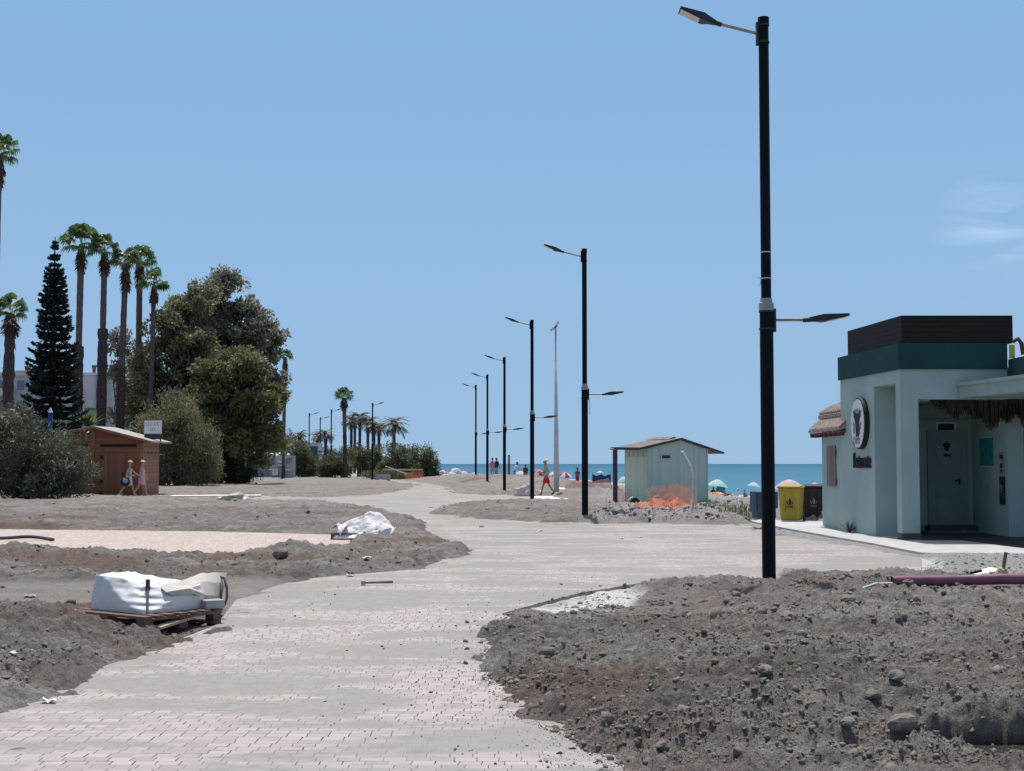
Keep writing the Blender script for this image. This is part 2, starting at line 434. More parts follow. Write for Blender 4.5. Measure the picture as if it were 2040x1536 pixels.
EDGE = [G0(*p) for p in [(1835, 1112), (1835, 1146), (1530, 1152), (1265, 1163), (1160, 1180), (1080, 1200)]]
WALK = [G0(*p) for p in [(1480, 1037), (1640, 1041), (1745, 1058)]]+[(9.2, 31.5), (11.5, 31.5), (16, 31.5), (16, 22)]+[G0(*p) for p in [(2040, 1108), (1838, 1105), (1740, 1086), (1560, 1054)]]
def seg_dist(px, py, a, b):
    ax, ay = a; dx, dy = b[0]-ax, b[1]-ay; L = dx*dx+dy*dy
    t = np.clip(((px-ax)*dx+(py-ay)*dy)/L, 0, 1)
    return np.hypot(px-ax-t*dx, py-ay-t*dy)
def sdist(px, py, poly):                 # negative inside
    d = np.full(px.shape, 1e9); ins = np.zeros(px.shape, bool)
    for i in range(len(poly)):
        a, b = poly[i], poly[(i+1) % len(poly)]
        d = np.minimum(d, seg_dist(px, py, a, b))
        c = ((a[1] > py) != (b[1] > py)) & (px < (b[0]-a[0])*(py-a[1])/((b[1]-a[1]) or 1e-9)+a[0])
        ins ^= c
    return np.where(ins, -d, d)
def pdist(px, py, line):
    d = np.full(px.shape, 1e9)
    for a, b in zip(line, line[1:]): d = np.minimum(d, seg_dist(px, py, a, b))
    return d
FLATS = [(3.48, 18.9, .55, .0), (-3.70, 14.25, 1.0, -.012), (-3.7, 13.3, .75, -.05), (-4.35, 13.95, .6, -.03), (-3.2, 29.9, .75, .0)]
LIME = [G0(*p) for p in [(1068, 1207), (1160, 1181), (1268, 1162), (1278, 1206), (1190, 1217), (1100, 1224)]]
def terrain(x, y):
    """height and the soil masks at points"""
    b = gbase(x, y)
    sm = sdist(x, y, MAIN); ss = sdist(x, y, SIDE)
    ed = pdist(x, y, EDGE)
    keep = sstep(.1, .9, ed)                                    # 0 along the bare paving edge
    rag = fbm(x*1.7, y*1.2, 3, 4)*.5+fbm(x*6, y*5, 9, 4)*.32
    far = np.clip(y/30, .6, 2.2)
    s1 = sm+(rag*far+.30*np.clip(far,.7,1.3)*(1-.62*sstep(-1.6, -.6, x)*(1-sstep(16, 20, y))))*keep-.05*(1-keep)
    s2 = ss+rag*.6*far+.22
    s3 = sdist(x, y, WALK)+.0
    s = np.minimum(np.minimum(s1, s2), s3)
    rise = sstep(-.02, .5, s)**.8
    rise2 = sstep(0, 1.4, s)
    # roughness: churned soil, smoother on the sandy strip and on the beach
    beach = sstep(4, 10, x-np.interp(y, *XP))*sstep(34, 44, y)
    grav = np.maximum(beach, sstep(5.7, 6.3, x)*sstep(18.6, 20.2, y)*(1-sstep(36, 40, y)))
    isl = sstep(0, 1.2, x-np.interp(y, [36, 39, 46, 55, 70], [.6, 1.6, 2.4, 3.2, 3.4]))*sstep(37, 39, y)*(1-sstep(70, 80, y))
    grav = np.maximum(grav, isl*.75)
    sandy = sstep(-9.5, -7.5, -np.abs(y-17.2-(x+5)*.15)*5.0)*sstep(.5, 2, -x)    # smooth strip by the pallet
    smooth = np.clip(np.maximum(np.maximum(np.maximum(beach, grav*(isl < .05))*.75, sandy*.8), sstep(45, 80, y)*.3), 0, .92)
    rough = (1-smooth)*(1+.9*isl)
    n1 = fbm(x*.55, y*.55, 21, 3); n2 = fbm(x*2.1, y*2.1, 31, 3); n3 = fbm(x*6.5, y*6.5, 41, 4); n4 = 1-np.abs(fbm(x*13, y*13, 51, 3))*2; n5 = np.maximum(0, fbm(x*17, y*17, 71, 3)-.05)*np.clip(.6+fbm(x*1.1,y*1.1,33,2)*1.6,0,1.6)
    h = .045+.05*n1+rough*(.07*n2+.05*(1-2*np.abs(fbm(x*1.5, y*2.2, 35, 3)))+.055*n3+.03*n4+.038*n5+.05*np.maximum(0, .52-worley(x*5.5, y*5.5, 11))*np.clip(.5+fbm(x*.8, y*.8, 14, 2)*2.2, 0, 1.4)+.06*np.maximum(0, .6-worley(x*13, y*13, 17))+.02*fbm(x*22, y*22, 73, 2))
    nearA = sstep(.2, 2.5, s1)*sstep(-.6, .8, x)*(1-sstep(16, 19.5, y))
    h = h+nearA*(.015+.09*np.maximum(0, fbm(x*.9, y*.9, 77, 2)))
    h = h+.11*fbm(x*.35, y*.9, 63, 3)*sstep(24, 34, y)*(1-grav)
    h = h*(1-.9*np.exp(-((x-.9)/1.5)**4-((y-15.6)/1.7)**4))
    h = h+0.15*np.exp(-((x-1.9)/.6)**2-((y-9.7)/.7)**2)*rise2+.10*np.exp(-((x-.9)/.8)**2-((y-9.0)/.7)**2)*rise2
    jx = x+.07*fbm(x*5, y*5, 87, 3); jy = y+.10*fbm(x*4, y*4, 88, 3); h = h-.85*np.exp(-(((jx-2.92)/.5)**8)-((jy-7.98)/.27)**8)-.45*np.exp(-((jx-2.62)/.12)**6-((jy-7.6)/.22)**6)
    h = h+.13*np.exp(-((x-2.75)/.5)**2-((y-8.5)/.14)**2)+.07*np.exp(-((x-2.25)/.14)**2-((y-7.75)/.3)**2)
    h = h+.16*np.exp(-((x+4.2)/.8)**2-((y-11.9)/.7)**2)*rise2+.08*rise2*sstep(-1, 1, -(x+2.5))*(1-sstep(13, 14, y))
    h = h+.10*np.exp(-((y-24.6-(x+4)*.05)/.5)**2)*sstep(1, 2, -x)*(.7+.6*n2)
    h = h*np.clip(1-sstep(140, 400, y), .1, 1)
    z = -.06+rise*(.06+h)
    ap = sstep(-1.5, -.02, s)*keep*(1-sstep(.05, .3, s))
    film = -.035+ap*(.027+.016*fbm(x*1.6, y*1.1, 101, 4)+.006*fbm(x*8, y*7, 102, 3))
    dust = (film > z)*(film > 0)*1.0
    z = np.maximum(z, film)
    for fx, fy, fr_, fz in FLATS:
        w = 1-sstep(fr_*.85, fr_*1.25, np.hypot(x-fx, y-fy)); z = z*(1-w)+w*(fz+.25*(z-fz)*(z < fz)+.012*n3)
    pale = 1-sstep(-.18, .12, sdist(x, y, LIME)+fbm(x*3, y*3, 5, 3)*.3)
    edge_line = (1-sstep(.05, .4, ed+fbm(x*4, y*4, 6, 3)*.4))*(sm > -.05)*.8
    z = z*(1-pale)+pale*(-.04+.03*n3+.02*n2)
    red = sstep(.05, .5, fbm(x*.5, y*.8, 61, 3))*(1-grav)*(1-sandy)*(.35+.65*sstep(-1.5, 0, .5-x))
    global HOLE_SHADE; HOLE_SHADE = sstep(-.05, .05, -z)*(1-pale)*sstep(2.2, 2.4, x)*(y < 8.5)*(y > 7.2)  # mask of the trench, where its shade is painted into the soil colour
    return b+z, grav, np.maximum(pale, edge_line), red*(1-pale)*(1-dust), np.maximum(np.maximum(sandy, dust*.95), sstep(40, 60, y)*.5)
def worley(x, y, s):
    ix = np.floor(x); iy = np.floor(y); d = np.full(x.shape, 9.)
    for a in (-1, 0, 1):
        for b in (-1, 0, 1):
            jx, jy = ix+a, iy+b; d = np.minimum(d, np.hypot(jx+_h(jx, jy, s)-x, jy+_h(jx, jy, s+1)-y)+.35*_h(jx, jy, s+2))
    return d
# ---------------------------------------------------------------- ground sheet: finest where it is seen largest
ys = [2.2]
while ys[-1] < 13.5: ys.append(ys[-1]+.017+.0007*(ys[-1]))
while ys[-1] < 110: ys.append(ys[-1]*1.0031)
while ys[-1] < 900: ys.append(ys[-1]*1.03)
us = np.concatenate([np.linspace(-2.2, -.46, 60)[:-1], np.linspace(-.46, .46, 560), np.linspace(.46, 2.2, 60)[1:]])
Yg, Ug = np.meshgrid(np.array(ys), us, indexing='ij'); Xg = Ug*Yg
Zg, GR, PA, RE, SA = terrain(Xg.ravel(), Yg.ravel()); HS = HOLE_SHADE*(sdist(Xg.ravel(), Yg.ravel(), MAIN) > .5)
nr, ncl = Yg.shape
idx = np.arange(nr*ncl).reshape(nr, ncl)
Fg = np.stack([idx[:-1, :-1], idx[:-1, 1:], idx[1:, 1:], idx[1:, :-1]], -1).reshape(-1, 4)
m, nt, b = newmat('soil')
gp = nt.nodes.new('ShaderNodeNewGeometry').outputs['Position']
def attr(nt, n):
    a = nt.nodes.new('ShaderNodeAttribute'); a.attribute_name = n; return a.outputs['Fac']
nA = noise(nt, gp, 1.1, 6, .65); nB = noise(nt, gp, 14, 6, .7); nC = noise(nt, gp, 60, 4, .7)
c = ramp(nt, nA, [(.3, (.130, .114, .101)), (.55, (.195, .173, .154)), (.75, (.255, .228, .204))])
c = mixc(nt, mth(nt, 'MULTIPLY', ramp(nt, nB, [(.35, (0, 0, 0)), (.7, (1, 1, 1))]), .55), c, (.30, .272, .245))
smp = nt.nodes.new('ShaderNodeMapping'); smp.inputs['Scale'].default_value = (.55, 2.4, 1); nt.links.new(gp, smp.inputs[0])
nS = noise(nt, smp.outputs[0], 1.3, 7, .72, .5)
c = mixc(nt, mth(nt, 'MULTIPLY', ramp(nt, nS, [(.49, (0, 0, 0)), (.62, (1, 1, 1))]), .85), c, (.345, .313, .282))
smq = nt.nodes.new('ShaderNodeMapping'); smq.inputs['Scale'].default_value = (.09, .42, 1); nt.links.new(gp, smq.inputs[0])
nQ = noise(nt, smq.outputs[0], 1.0, 6, .7, .6)
c = mixc(nt, .55, c, mixc(nt, 1, c, ramp(nt, nQ, [(.36, (.55, .53, .51)), (.5, (1, 1, 1)), (.64, (1.0, 1.0, 1.0))]), 'MULTIPLY'))
c = mixc(nt, mth(nt, 'MULTIPLY', ramp(nt, nQ, [(.55, (0, 0, 0)), (.66, (1, 1, 1))]), .6), c, (.31, .285, .26))
c = mixc(nt, mth(nt, 'MULTIPLY', ramp(nt, nC, [(.37, (1, 1, 1)), (.47, (0, 0, 0))]), .55), c, (.068, .058, .052))  # shade of the small pits painted in where the bump noise dips
c = mixc(nt, mth(nt, 'MULTIPLY', attr(nt, 'red'), .8), c, (.16, .112, .092))
c = mixc(nt, mth(nt, 'MULTIPLY', attr(nt, 'sandy'), .8), c, ramp(nt, nA, [(.3, (.22, .20, .175)), (.7, (.32, .29, .26))]))
c = mixc(nt, attr(nt, 'gravel'), c, ramp(nt, nB, [(.3, (.24, .235, .232)), (.7, (.40, .39, .385))]))
c = mixc(nt, attr(nt, 'pale'), c, ramp(nt, noise(nt, gp, 9, 5, .7), [(.3, (.42, .42, .40)), (.6, (.72, .71, .68))]))
c = mixc(nt, attr(nt, 'hole_shade'), c, (.034, .029, .026))  # shade inside the dug hole, painted near black
nt.links.new(c, b.inputs['Base Color']); b.inputs['Roughness'].default_value = .95; b.inputs['Specular IOR Level'].default_value = .12
bn = bumpn(nt, nC, .8, .025); bn = bumpn(nt, nB, .9, .06, bn)
nt.links.new(bn, b.inputs['Normal'])
ground = struct(nmesh('ground', np.stack([Xg.ravel(), Yg.ravel(), Zg], -1), Fg, 'soil', smooth=True))
for n_, a_ in (('gravel', GR), ('pale', PA), ('red', RE), ('sandy', SA), ('hole_shade', HS)):
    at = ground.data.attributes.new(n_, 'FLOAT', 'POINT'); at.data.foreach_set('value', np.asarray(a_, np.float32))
def GT(px, py):                         # a pixel's point on the finished soil surface
    d = ray(px, py); ys_ = np.linspace(4, 62, 6000)*1.0; xs_ = d[0]/d[1]*ys_; zz = CZ+d[2]/d[1]*ys_; t = terrain(xs_, ys_)[0]
    k = int(np.argmax(zz < np.maximum(t, -.02))); return xs_[k], ys_[k], float(max(t[k], 0))
def tz(x, y): return float(terrain(np.array([x], float), np.array([y], float))[0][0])
# ---------------------------------------------------------------- block paving, laid in a basket of two-by-one bricks
def paving_mat(name, c_lo, c_hi, sandc, sand_amt, unit=.124, wob=0.):
    m, nt, b = newmat(name)
    gp = nt.nodes.new('ShaderNodeNewGeometry').outputs['Position']
    sx = nt.nodes.new('ShaderNodeSeparateXYZ'); nt.links.new(gp, sx.inputs[0])
    wy = mth(nt, 'MULTIPLY', mth(nt, 'SUBTRACT', noise(nt, gp, .5, 2), .5), .09)
    y = mth(nt, 'DIVIDE', mth(nt, 'ADD', sx.outputs[1], wy), .096); j = mth(nt, 'FLOOR', y); fy = mth(nt, 'FRACT', y)
    rw = nt.nodes.new('ShaderNodeTexWhiteNoise'); rw.noise_dimensions = '1D'; nt.links.new(j, rw.inputs['W'])
    x = mth(nt, 'ADD', mth(nt, 'DIVIDE', sx.outputs[0], unit), mth(nt, 'ADD', mth(nt, 'MULTIPLY', rw.outputs['Value'], 1.0), mth(nt, 'MULTIPLY', noise(nt, gp, 2.5, 2), .35)))
    i = mth(nt, 'FLOOR', x); fx = mth(nt, 'FRACT', x)
    dv = mth(nt, 'MINIMUM', fx, mth(nt, 'SUBTRACT', 1, fx)); dh = mth(nt, 'MINIMUM', fy, mth(nt, 'SUBTRACT', 1, fy))
    cb = nt.nodes.new('ShaderNodeCombineXYZ'); nt.links.new(i, cb.inputs[0]); nt.links.new(j, cb.inputs[1])
    wn = nt.nodes.new('ShaderNodeTexWhiteNoise'); nt.links.new(cb.outputs[0], wn.inputs['Vector'])
    n1 = noise(nt, gp, .55, 6, .62, .4)
    st = nt.nodes.new('ShaderNodeMapping'); st.inputs['Scale'].default_value = (.35, 1.3, 1); nt.links.new(gp, st.inputs[0])
    n2 = noise(nt, st.outputs[0], 1.0, 6, .65, .3); n3 = noise(nt, gp, 38, 4, .7)
    f = mth(nt, 'ADD', mth(nt, 'MULTIPLY', wn.outputs['Value'], .75), mth(nt, 'MULTIPLY', n3, .25))
    c = ramp(nt, f, [(.15, c_lo), (.85, c_hi)])
    jw = mth(nt, 'ADD', .004, mth(nt, 'MULTIPLY', wn.outputs['Value'], .036))
    jh = mth(nt, 'LESS_THAN', dh, .05)
    rj = mth(nt, 'MULTIPLY', mth(nt, 'GREATER_THAN', noise(nt, gp, 4.5, 3), .60), .05)
    joint = mth(nt, 'MAXIMUM', mth(nt, 'LESS_THAN', dv, jw), mth(nt, 'LESS_THAN', dh, rj))
    fill = noise(nt, gp, 3.2, 4, .7)                                   # joints part filled with sand
    jc = ramp(nt, fill, [(.47, (.055, .048, .045)), (.66, sandc)])
    c = mixc(nt, mth(nt, 'MULTIPLY', jh, .38), c, tuple(q*.6 for q in c_lo))
    c = mixc(nt, joint, c, jc)
    sand = ramp(nt, mth(nt, 'ADD', mth(nt, 'MULTIPLY', n1, .45), mth(nt, 'MULTIPLY', n2, .55)), [(sand_amt, (0, 0, 0)), (sand_amt+.06, (1, 1, 1))])
    sc = ramp(nt, noise(nt, gp, 7, 6, .7), [(.3, tuple(q*.86 for q in sandc)), (.7, tuple(q*1.08 for q in sandc))])
    c = mixc(nt, mth(nt, 'MULTIPLY', sand, .93), c, sc)
    nt.links.new(c, b.inputs['Base Color']); b.inputs['Roughness'].default_value = .92; b.inputs['Specular IOR Level'].default_value = .15
    hgt = mth(nt, 'MULTIPLY', mth(nt, 'SUBTRACT', 1, joint), mth(nt, 'SUBTRACT', 1, mth(nt, 'MULTIPLY', sand, .9)))
    tilt = mth(nt, 'MULTIPLY', wn.outputs['Value'], .12)
    bn = bumpn(nt, mth(nt, 'ADD', hgt, tilt), .8, .012); bn = bumpn(nt, n3, .25, .006, bn)
    if wob: bn = bumpn(nt, noise(nt, st.outputs[0], 3.2, 4, .6), wob, .12, bn)
    nt.links.new(bn, b.inputs['Normal'])
paving_mat('paving', (.318, .284, .262), (.405, .366, .342), (.278, .258, .240), .466)
paving_mat('paving_pink', (.40, .322, .285), (.53, .435, .385), (.43, .355, .315), .54, wob=.7)
def slab(name, poly, m, top=0., th=.07):
    bm_ = MB(); n = len(poly)
    area = sum(poly[i][0]*poly[(i+1) % n][1]-poly[(i+1) % n][0]*poly[i][1] for i in range(n))
    if area < 0: poly = poly[::-1]
    bm_.prism(poly, top-th, top)
    return bm_.build(name, m)
def jag(poly, i0, i1, step=.22, off=.11):     # stepped brick ends along a stretch of outline
    out = []
    for i, p in enumerate(poly):
        out.append(p)
        if i0 <= i < i1:
            q = poly[i+1]; L = math.dist(p, q); k = max(1, int(L/step))
            for t in range(1, k):
                f = t/k; o = off*random.choice((-.5, 0, .5, 1))*.6
                a = (p[0]+(q[0]-p[0])*f, p[1]+(q[1]-p[1])*f)
                out += [(a[0], a[1]+out[-1][1]-(p[1]+(q[1]-p[1])*(t-1)/k)) if False else (a[0], a[1]), (a[0]+.001, a[1]-o)]
    return out
i_e = MAIN_PX.index((1835, 1146))
k0 = MAIN_PX.index((1000, 1222)); UNDER = [(p[0]+(.7 if i > k0 else 0), p[1]) if k0 <= i < len(MAIN_PX) else p for i, p in enumerate(MAIN)]     # the blocks run on under the soil here
struct(slab('path', jag(UNDER, i_e, i_e+4), 'paving'))
struct(slab('footpath', SIDE, 'paving_pink', .012))
struct(slab('pavement', WALK, 'concrete', .035, .11))
# ---------------------------------------------------------------- sea
m, nt, b = newmat('sea_water')
gp = nt.nodes.new('ShaderNodeNewGeometry').outputs['Position']
mp = nt.nodes.new('ShaderNodeMapping'); mp.inputs['Scale'].default_value = (.02, .006, 1); nt.links.new(gp, mp.inputs[0])
sx = nt.nodes.new('ShaderNodeSeparateXYZ'); nt.links.new(gp, sx.inputs[0])
dist = mth(nt, 'LOGARITHM', mth(nt, 'MAXIMUM', sx.outputs[1], 60), 10)      # shallows to open water
mr = nt.nodes.new('ShaderNodeMapRange'); mr.inputs[1].default_value = 2.2; mr.inputs[2].default_value = 3.9; nt.links.new(dist, mr.inputs[0])
c = ramp(nt, mth(nt, 'ADD', mr.outputs[0], mth(nt, 'MULTIPLY', mth(nt, 'SUBTRACT', noise(nt, mp.outputs[0], 1, 5, .6), .5), .5)),
         [(0, (.05, .17, .23)), (.4, (.03, .128, .20)), (1, (.012, .075, .125))])
nt.links.new(c, b.inputs['Base Color']); b.inputs['Roughness'].default_value = .45; b.inputs['Specular IOR Level'].default_value = .08
wv = nt.nodes.new('ShaderNodeMapping'); wv.inputs['Scale'].default_value = (.25, 1, 1); nt.links.new(gp, wv.inputs[0])
nt.links.new(bumpn(nt, noise(nt, wv.outputs[0], .8, 4), .5, .5), b.inputs['Normal'])
sea = MB().add([(-6000, 55, 0), (30000, 55, 0), (30000, 45000, 0), (-6000, 45000, 0)], [(0, 1, 2, 3)]).build('sea', 'sea_water', loc=(0, 0, SEA_Z)); struct(sea)
# thin line of foam at the water's edge
foam = MB(); fy = np.linspace(90, 560, 160); fx = np.interp(fy, *XS)
A = np.stack([np.stack([fx+d+1.1*fbm(fy*.08, fy*0+d, 4, 3), fy, fy*0+SEA_Z+.03], -1) for d in (-1.2, .5)])
foam.grid(A); mat('foam', (.7, .74, .74), .8, .2, 1); struct(foam.build('shore_water', 'foam'))
# ---------------------------------------------------------------- loose clods and stones
ico = MB()
tt = (1+5**.5)/2
IV = np.array([(-1, tt, 0), (1, tt, 0), (-1, -tt, 0), (1, -tt, 0), (0, -1, tt), (0, 1, tt), (0, -1, -tt), (0, 1, -tt), (tt, 0, -1), (tt, 0, 1), (-tt, 0, -1), (-tt, 0, 1)], float); IV /= np.linalg.norm(IV[0])
IF = np.array([(0, 11, 5), (0, 5, 1), (0, 1, 7), (0, 7, 10), (0, 10, 11), (1, 5, 9), (5, 11, 4), (11, 10, 2), (10, 7, 6), (7, 1, 8), (3, 9, 4), (3, 4, 2), (3, 2, 6), (3, 6, 8), (3, 8, 9), (4, 9, 5), (2, 4, 11), (6, 2, 10), (8, 6, 7), (9, 8, 1)])
def scatter(n, px0, px1, py0, py1, smin, smax, test):
    px = rng.uniform(px0, px1, n); py = rng.uniform(py0, py1, n)
    d = -CZ/(math.sin(PIT)+(768-py)/FP*math.cos(PIT)); y = d*(math.cos(PIT)-(768-py)/FP*math.sin(PIT)); x = (px-1020)/FP*d
    z, gr, pa, re, sa = terrain(x, y)
    s1 = np.minimum(sdist(x, y, MAIN), sdist(x, y, SIDE)); s1 = np.minimum(s1, sdist(x, y, WALK))
    ok = test(x, y, s1, gr, sa, z)
    x, y, z = x[ok], y[ok], z[ok]; k = len(x)
    s = smin*(smax/smin)**(rng.random(k)**11)*np.clip(y/10, .75, 1.5)
    z = np.where((z < 0) & (s1[ok] < .1), .002, z)
    return x, y, z, s
def rubble(name, sets, m, label):
    x, y, z, s = [np.concatenate(q) for q in zip(*sets)]; k = len(x)
    V = IV[None]*(1+rng.uniform(-.62, .5, (k, 12, 1)))*s[:, None, None]*np.stack([rng.uniform(.8, 1.5, k), rng.uniform(.8, 1.4, k), rng.uniform(.7, 1.1, k)], -1)[:, None, :]
    a = rng.uniform(0, 6.28, k); ca, sa = np.cos(a)[:, None], np.sin(a)[:, None]
    V = np.stack([V[..., 0]*ca-V[..., 1]*sa, V[..., 0]*sa+V[..., 1]*ca, V[..., 2]], -1)
    V += np.stack([x, y, z+s*.12], -1)[:, None, :]
    Fq = IF[None]+(np.arange(k)*12)[:, None, None]
    return stuff(nmesh(name, V.reshape(-1, 3), Fq.reshape(-1, 3), m), label, 'rubble')
m, nt, b = newmat('clod')
gp = nt.nodes.new('ShaderNodeNewGeometry').outputs['Position']
c = ramp(nt, noise(nt, gp, 3.1, 3), [(.3, (.115, .098, .085)), (.6, (.20, .174, .152)), (.75, (.28, .252, .225))])
c = mixc(nt, .5, c, ramp(nt, noise(nt, gp, 40, 3), [(.3, (.14, .122, .108)), (.7, (.29, .262, .235))]))
nt.links.new(c, b.inputs['Base Color']); b.inputs['Roughness'].default_value = .95; b.inputs['Specular IOR Level'].default_value = .1
nt.links.new(bumpn(nt, noise(nt, gp, 90, 3), .6, .01), b.inputs['Normal'])
soilt = lambda x, y, s, gr, sa, z: (s > -.5) & (rng.random(len(x)) > sa*.85) & (z > -.09) & ((s > 0) | (rng.random(len(x)) < np.clip(.13+s*.3, 0, 1))) & (rng.random(len(x)) < .16+1.7*np.clip(fbm(x*2.1, y*2.1, 91, 3)+.22, 0, 1)**1.5)
lumpt = lambda x, y, s, gr, sa, z: (s > .1) & (sa < .3) & (rng.random(len(x)) < 2.2*np.clip(fbm(x*1.1, y*1.1, 191, 3)-.06, 0, 1))
rubble('soil_clods', [scatter(9000, 930, 2060, 1165, 1560, .012, .055, lumpt), scatter(4500, -20, 930, 1010, 1420, .012, .055, lumpt), scatter(100000, 900, 2060, 1165, 1560, .0032, .026, soilt), scatter(42000, -20, 930, 1010, 1420, .0034, .028, soilt), scatter(7000, 0, 900, 955, 1010, .006, .035, soilt),
                      scatter(260, 430, 1250, 1100, 1530, .006, .018, lambda x, y, s, gr, sa, z: (s < -.05) & (s > -1.2))], 'clod', 'dry grey brown clods strewn over the dug soil beside the paving')
mat('stone_grey', (.30, .28, .262), .9, .35, 3)
rubble('gravel', [scatter(14000, 1120, 1540, 1000, 1046, .007, .065, lambda x, y, s, gr, sa, z: (s > .1) & (gr > .3)),
                  scatter(1100, 880, 1130, 1000, 1040, .006, .05, lambda x, y, s, gr, sa, z: (s > .1)),
                  scatter(1500, 1840, 2060, 1110, 1165, .004, .02, lambda x, y, s, gr, sa, z: (s > .1))], 'stone_grey', 'loose grey stones heaped in front of the green shed')
# ================================================================ street lamps
def rotY(a): return Matrix.Rotation(a, 4, 'Y')
def head_shape(mb, M):                      # slim road lantern pointing along +x, hinge at origin
    mb.add([(0, -.035, -.03), (0, .035, -.03), (0, -.035, .03), (0, .035, .03), (.10, -.05, -.035), (.10, .05, -.035), (.10, -.06, .045), (.10, .06, .045),
            (.22, -.115, -.045), (.22, .115, -.045), (.22, -.13, .055), (.22, .13, .055), (.62, -.125, .005), (.62, .125, .005), (.62, -.13, .04), (.62, .13, .04)],
           [(0, 2, 3, 1)]+[q for k in (0, 4, 8) for q in ((k, k+1, k+5, k+4), (k+2, k+6, k+7, k+3), (k, k+4, k+6, k+2), (k+1, k+3, k+7, k+5))]+[(12, 13, 15, 14)], 0, M)
def street_lamp(label, group, both=True, extra=False):
    t = thing('street_lamp', label, 'street lamp', group=group)
    MB().tube([(0, 0, -.25), (0, 0, 3.76)], .0925, 20).build('lower_pole', 'black_paint', t, smooth=False)
    MB().tube([(0, 0, 3.76), (0, 0, 7.78)], .070, 20).build('upper_pole', 'black_paint', t)
    c = MB(); c.tube([(0, 0, 3.72), (0, 0, 3.82), (0, 0, 3.84), (0, 0, 3.89)], [.102, .102, .082, .08], 20); c.box(-.02, .02, -.115, -.09, 3.76, 3.84)
    c.build('collar', 'collar_grey', t)
    MB().tube([(0, 0, 7.70), (0, 0, 7.80)], .078, 20).build('cap', 'black_paint', t)
    MB().tube([(0, 0, -.02), (0, 0, .06)], .125, 20).build('base_collar', 'black_paint', t)
    arms = [(-1, 7.58, R(14.5), .58)]+([(1, 3.60, 0, .46)] if both else [])
    for sx, z, el, L in arms:
        br = MB(); r = .07 if z > 4 else .0925
        br.box(sx*r if sx > 0 else -r-.035, sx*r+.035 if sx > 0 else -r, -.035, .035, z-.17, z+.15)
        for q in (-.13, .11): br.tube([(0, 0, z+q-.012), (0, 0, z+q+.012)], r+.012, 18)
        br.build('bracket', 'black_paint' if not extra else 'lamp_plastic', t)
        p0 = Vector((sx*(r+.03), 0, z)); p1 = p0+Vector((sx*math.cos(el), 0, math.sin(el)))*L
        MB().tube([p0, p1], .024, 12).build('arm', 'grey_steel', t)
        M = Matrix.Translation(p1) @ (Matrix.Rotation(math.pi, 4, 'Z') if sx < 0 else Matrix.Identity(4)) @ rotY(-el-R(3) if sx < 0 else R(-4)) @ Matrix.Scale(.86, 4, (1, 0, 0))
        hb = MB(); head_shape(hb, M); hb.tube([M @ Vector((-.10, 0, 0)), M @ Vector((.02, 0, 0))], .034, 12)
        h = hb.build('lamp_head', 'lamp_plastic', t, bevel=.008)
        g = MB(); g.add([(.27, -.10, -.044), (.27, .10, -.044), (.60, -.115, .0005), (.60, .115, .0005), (.27, -.10, -.030), (.27, .10, -.030), (.60, -.115, .012), (.60, .115, .012)],
                        [(0, 2, 3, 1), (4, 5, 7, 6), (0, 1, 5, 4), (2, 6, 7, 3), (0, 4, 6, 2), (1, 3, 7, 5)], 0, M)
        g.build('lens', 'lamp_glass', h)
    return t
GL = 'black street lamps along the right side of the promenade'
lamp1 = street_lamp('tallest looking black street lamp, its foot in the dug soil, pale cable ties round it', GL, True, True)
z_ = MB()
z_.tube([(0, 0, 4.52), (0, 0, 4.532)], .073, 16); z_.build('cable_tie', 'sign_white', lamp1); z_ = MB(); z_.tube([(0, 0, 4.16), (0, 0, 4.172)], .073, 16)
z_.tube([(-.07, -.02, 4.16), (-.11, -.03, 4.18), (-.125, -.03, 4.17)], .005, 6); z_.tube([(-.075, -.02, 4.16), (-.085, -.03, 4.08), (-.10, -.03, 4.06)], .006, 6)
z_.build('cable_tie', 'sign_white', lamp1)
lamp1.location = (X(1529, 19.15), 19.15, -.03)
protos = street_lamp('black street lamp at the rubble edge with a loose wire under its lower arm', GL)
def rowlamp(o, px, Y):
    o.location = (X(px, Y), Y, gz(X(px, Y), Y))
w_ = MB(); w_.tube([(.13, 0, 3.45), (.15, 0, 3.3), (.145, 0, 3.12), (.15, 0, 3.0)], .006, 6)
rowlamp(protos, 1165, 40.3)
L_ = ['black street lamp whose foot stands at the pale paved crossing, behind the walking man',
      'black street lamp with a white band near its foot, before the orange netting bank', 'slim black street lamp rising beside the two beachgoers in pink', 'most distant black lamp of the right hand row, at the end of the spoil bank']
for (px, Y), lb in zip(((1060, 60.4), (1005, 81.5), (971, 101.5), (948, 120.5)), L_):
    o = dup(protos, (0, 0, 0), label=lb); rowlamp(o, px, Y)
w_.build('loose_wire', 'black_paint', protos)
far = street_lamp('single armed black street lamp in front of the round hedges and date palms', 'single armed street lamps of the far promenade', False)
far.rotation_euler.z = math.pi; far.location = (X(742, 141), 141, gz(X(742, 141), 141)-.1)
for px, Y, dz, lb in ((660, 160, 0, 'single armed black street lamp beside the lone fan palm'), (638, 187, 0, 'single armed black street lamp, the shorter looking one behind the glazed kiosk'), (616, 172, 0, 'single armed black street lamp left of the glazed kiosk')):
    dup(far, (X(px, Y), Y, gz(X(px, Y), Y)+dz), math.pi, label=lb)
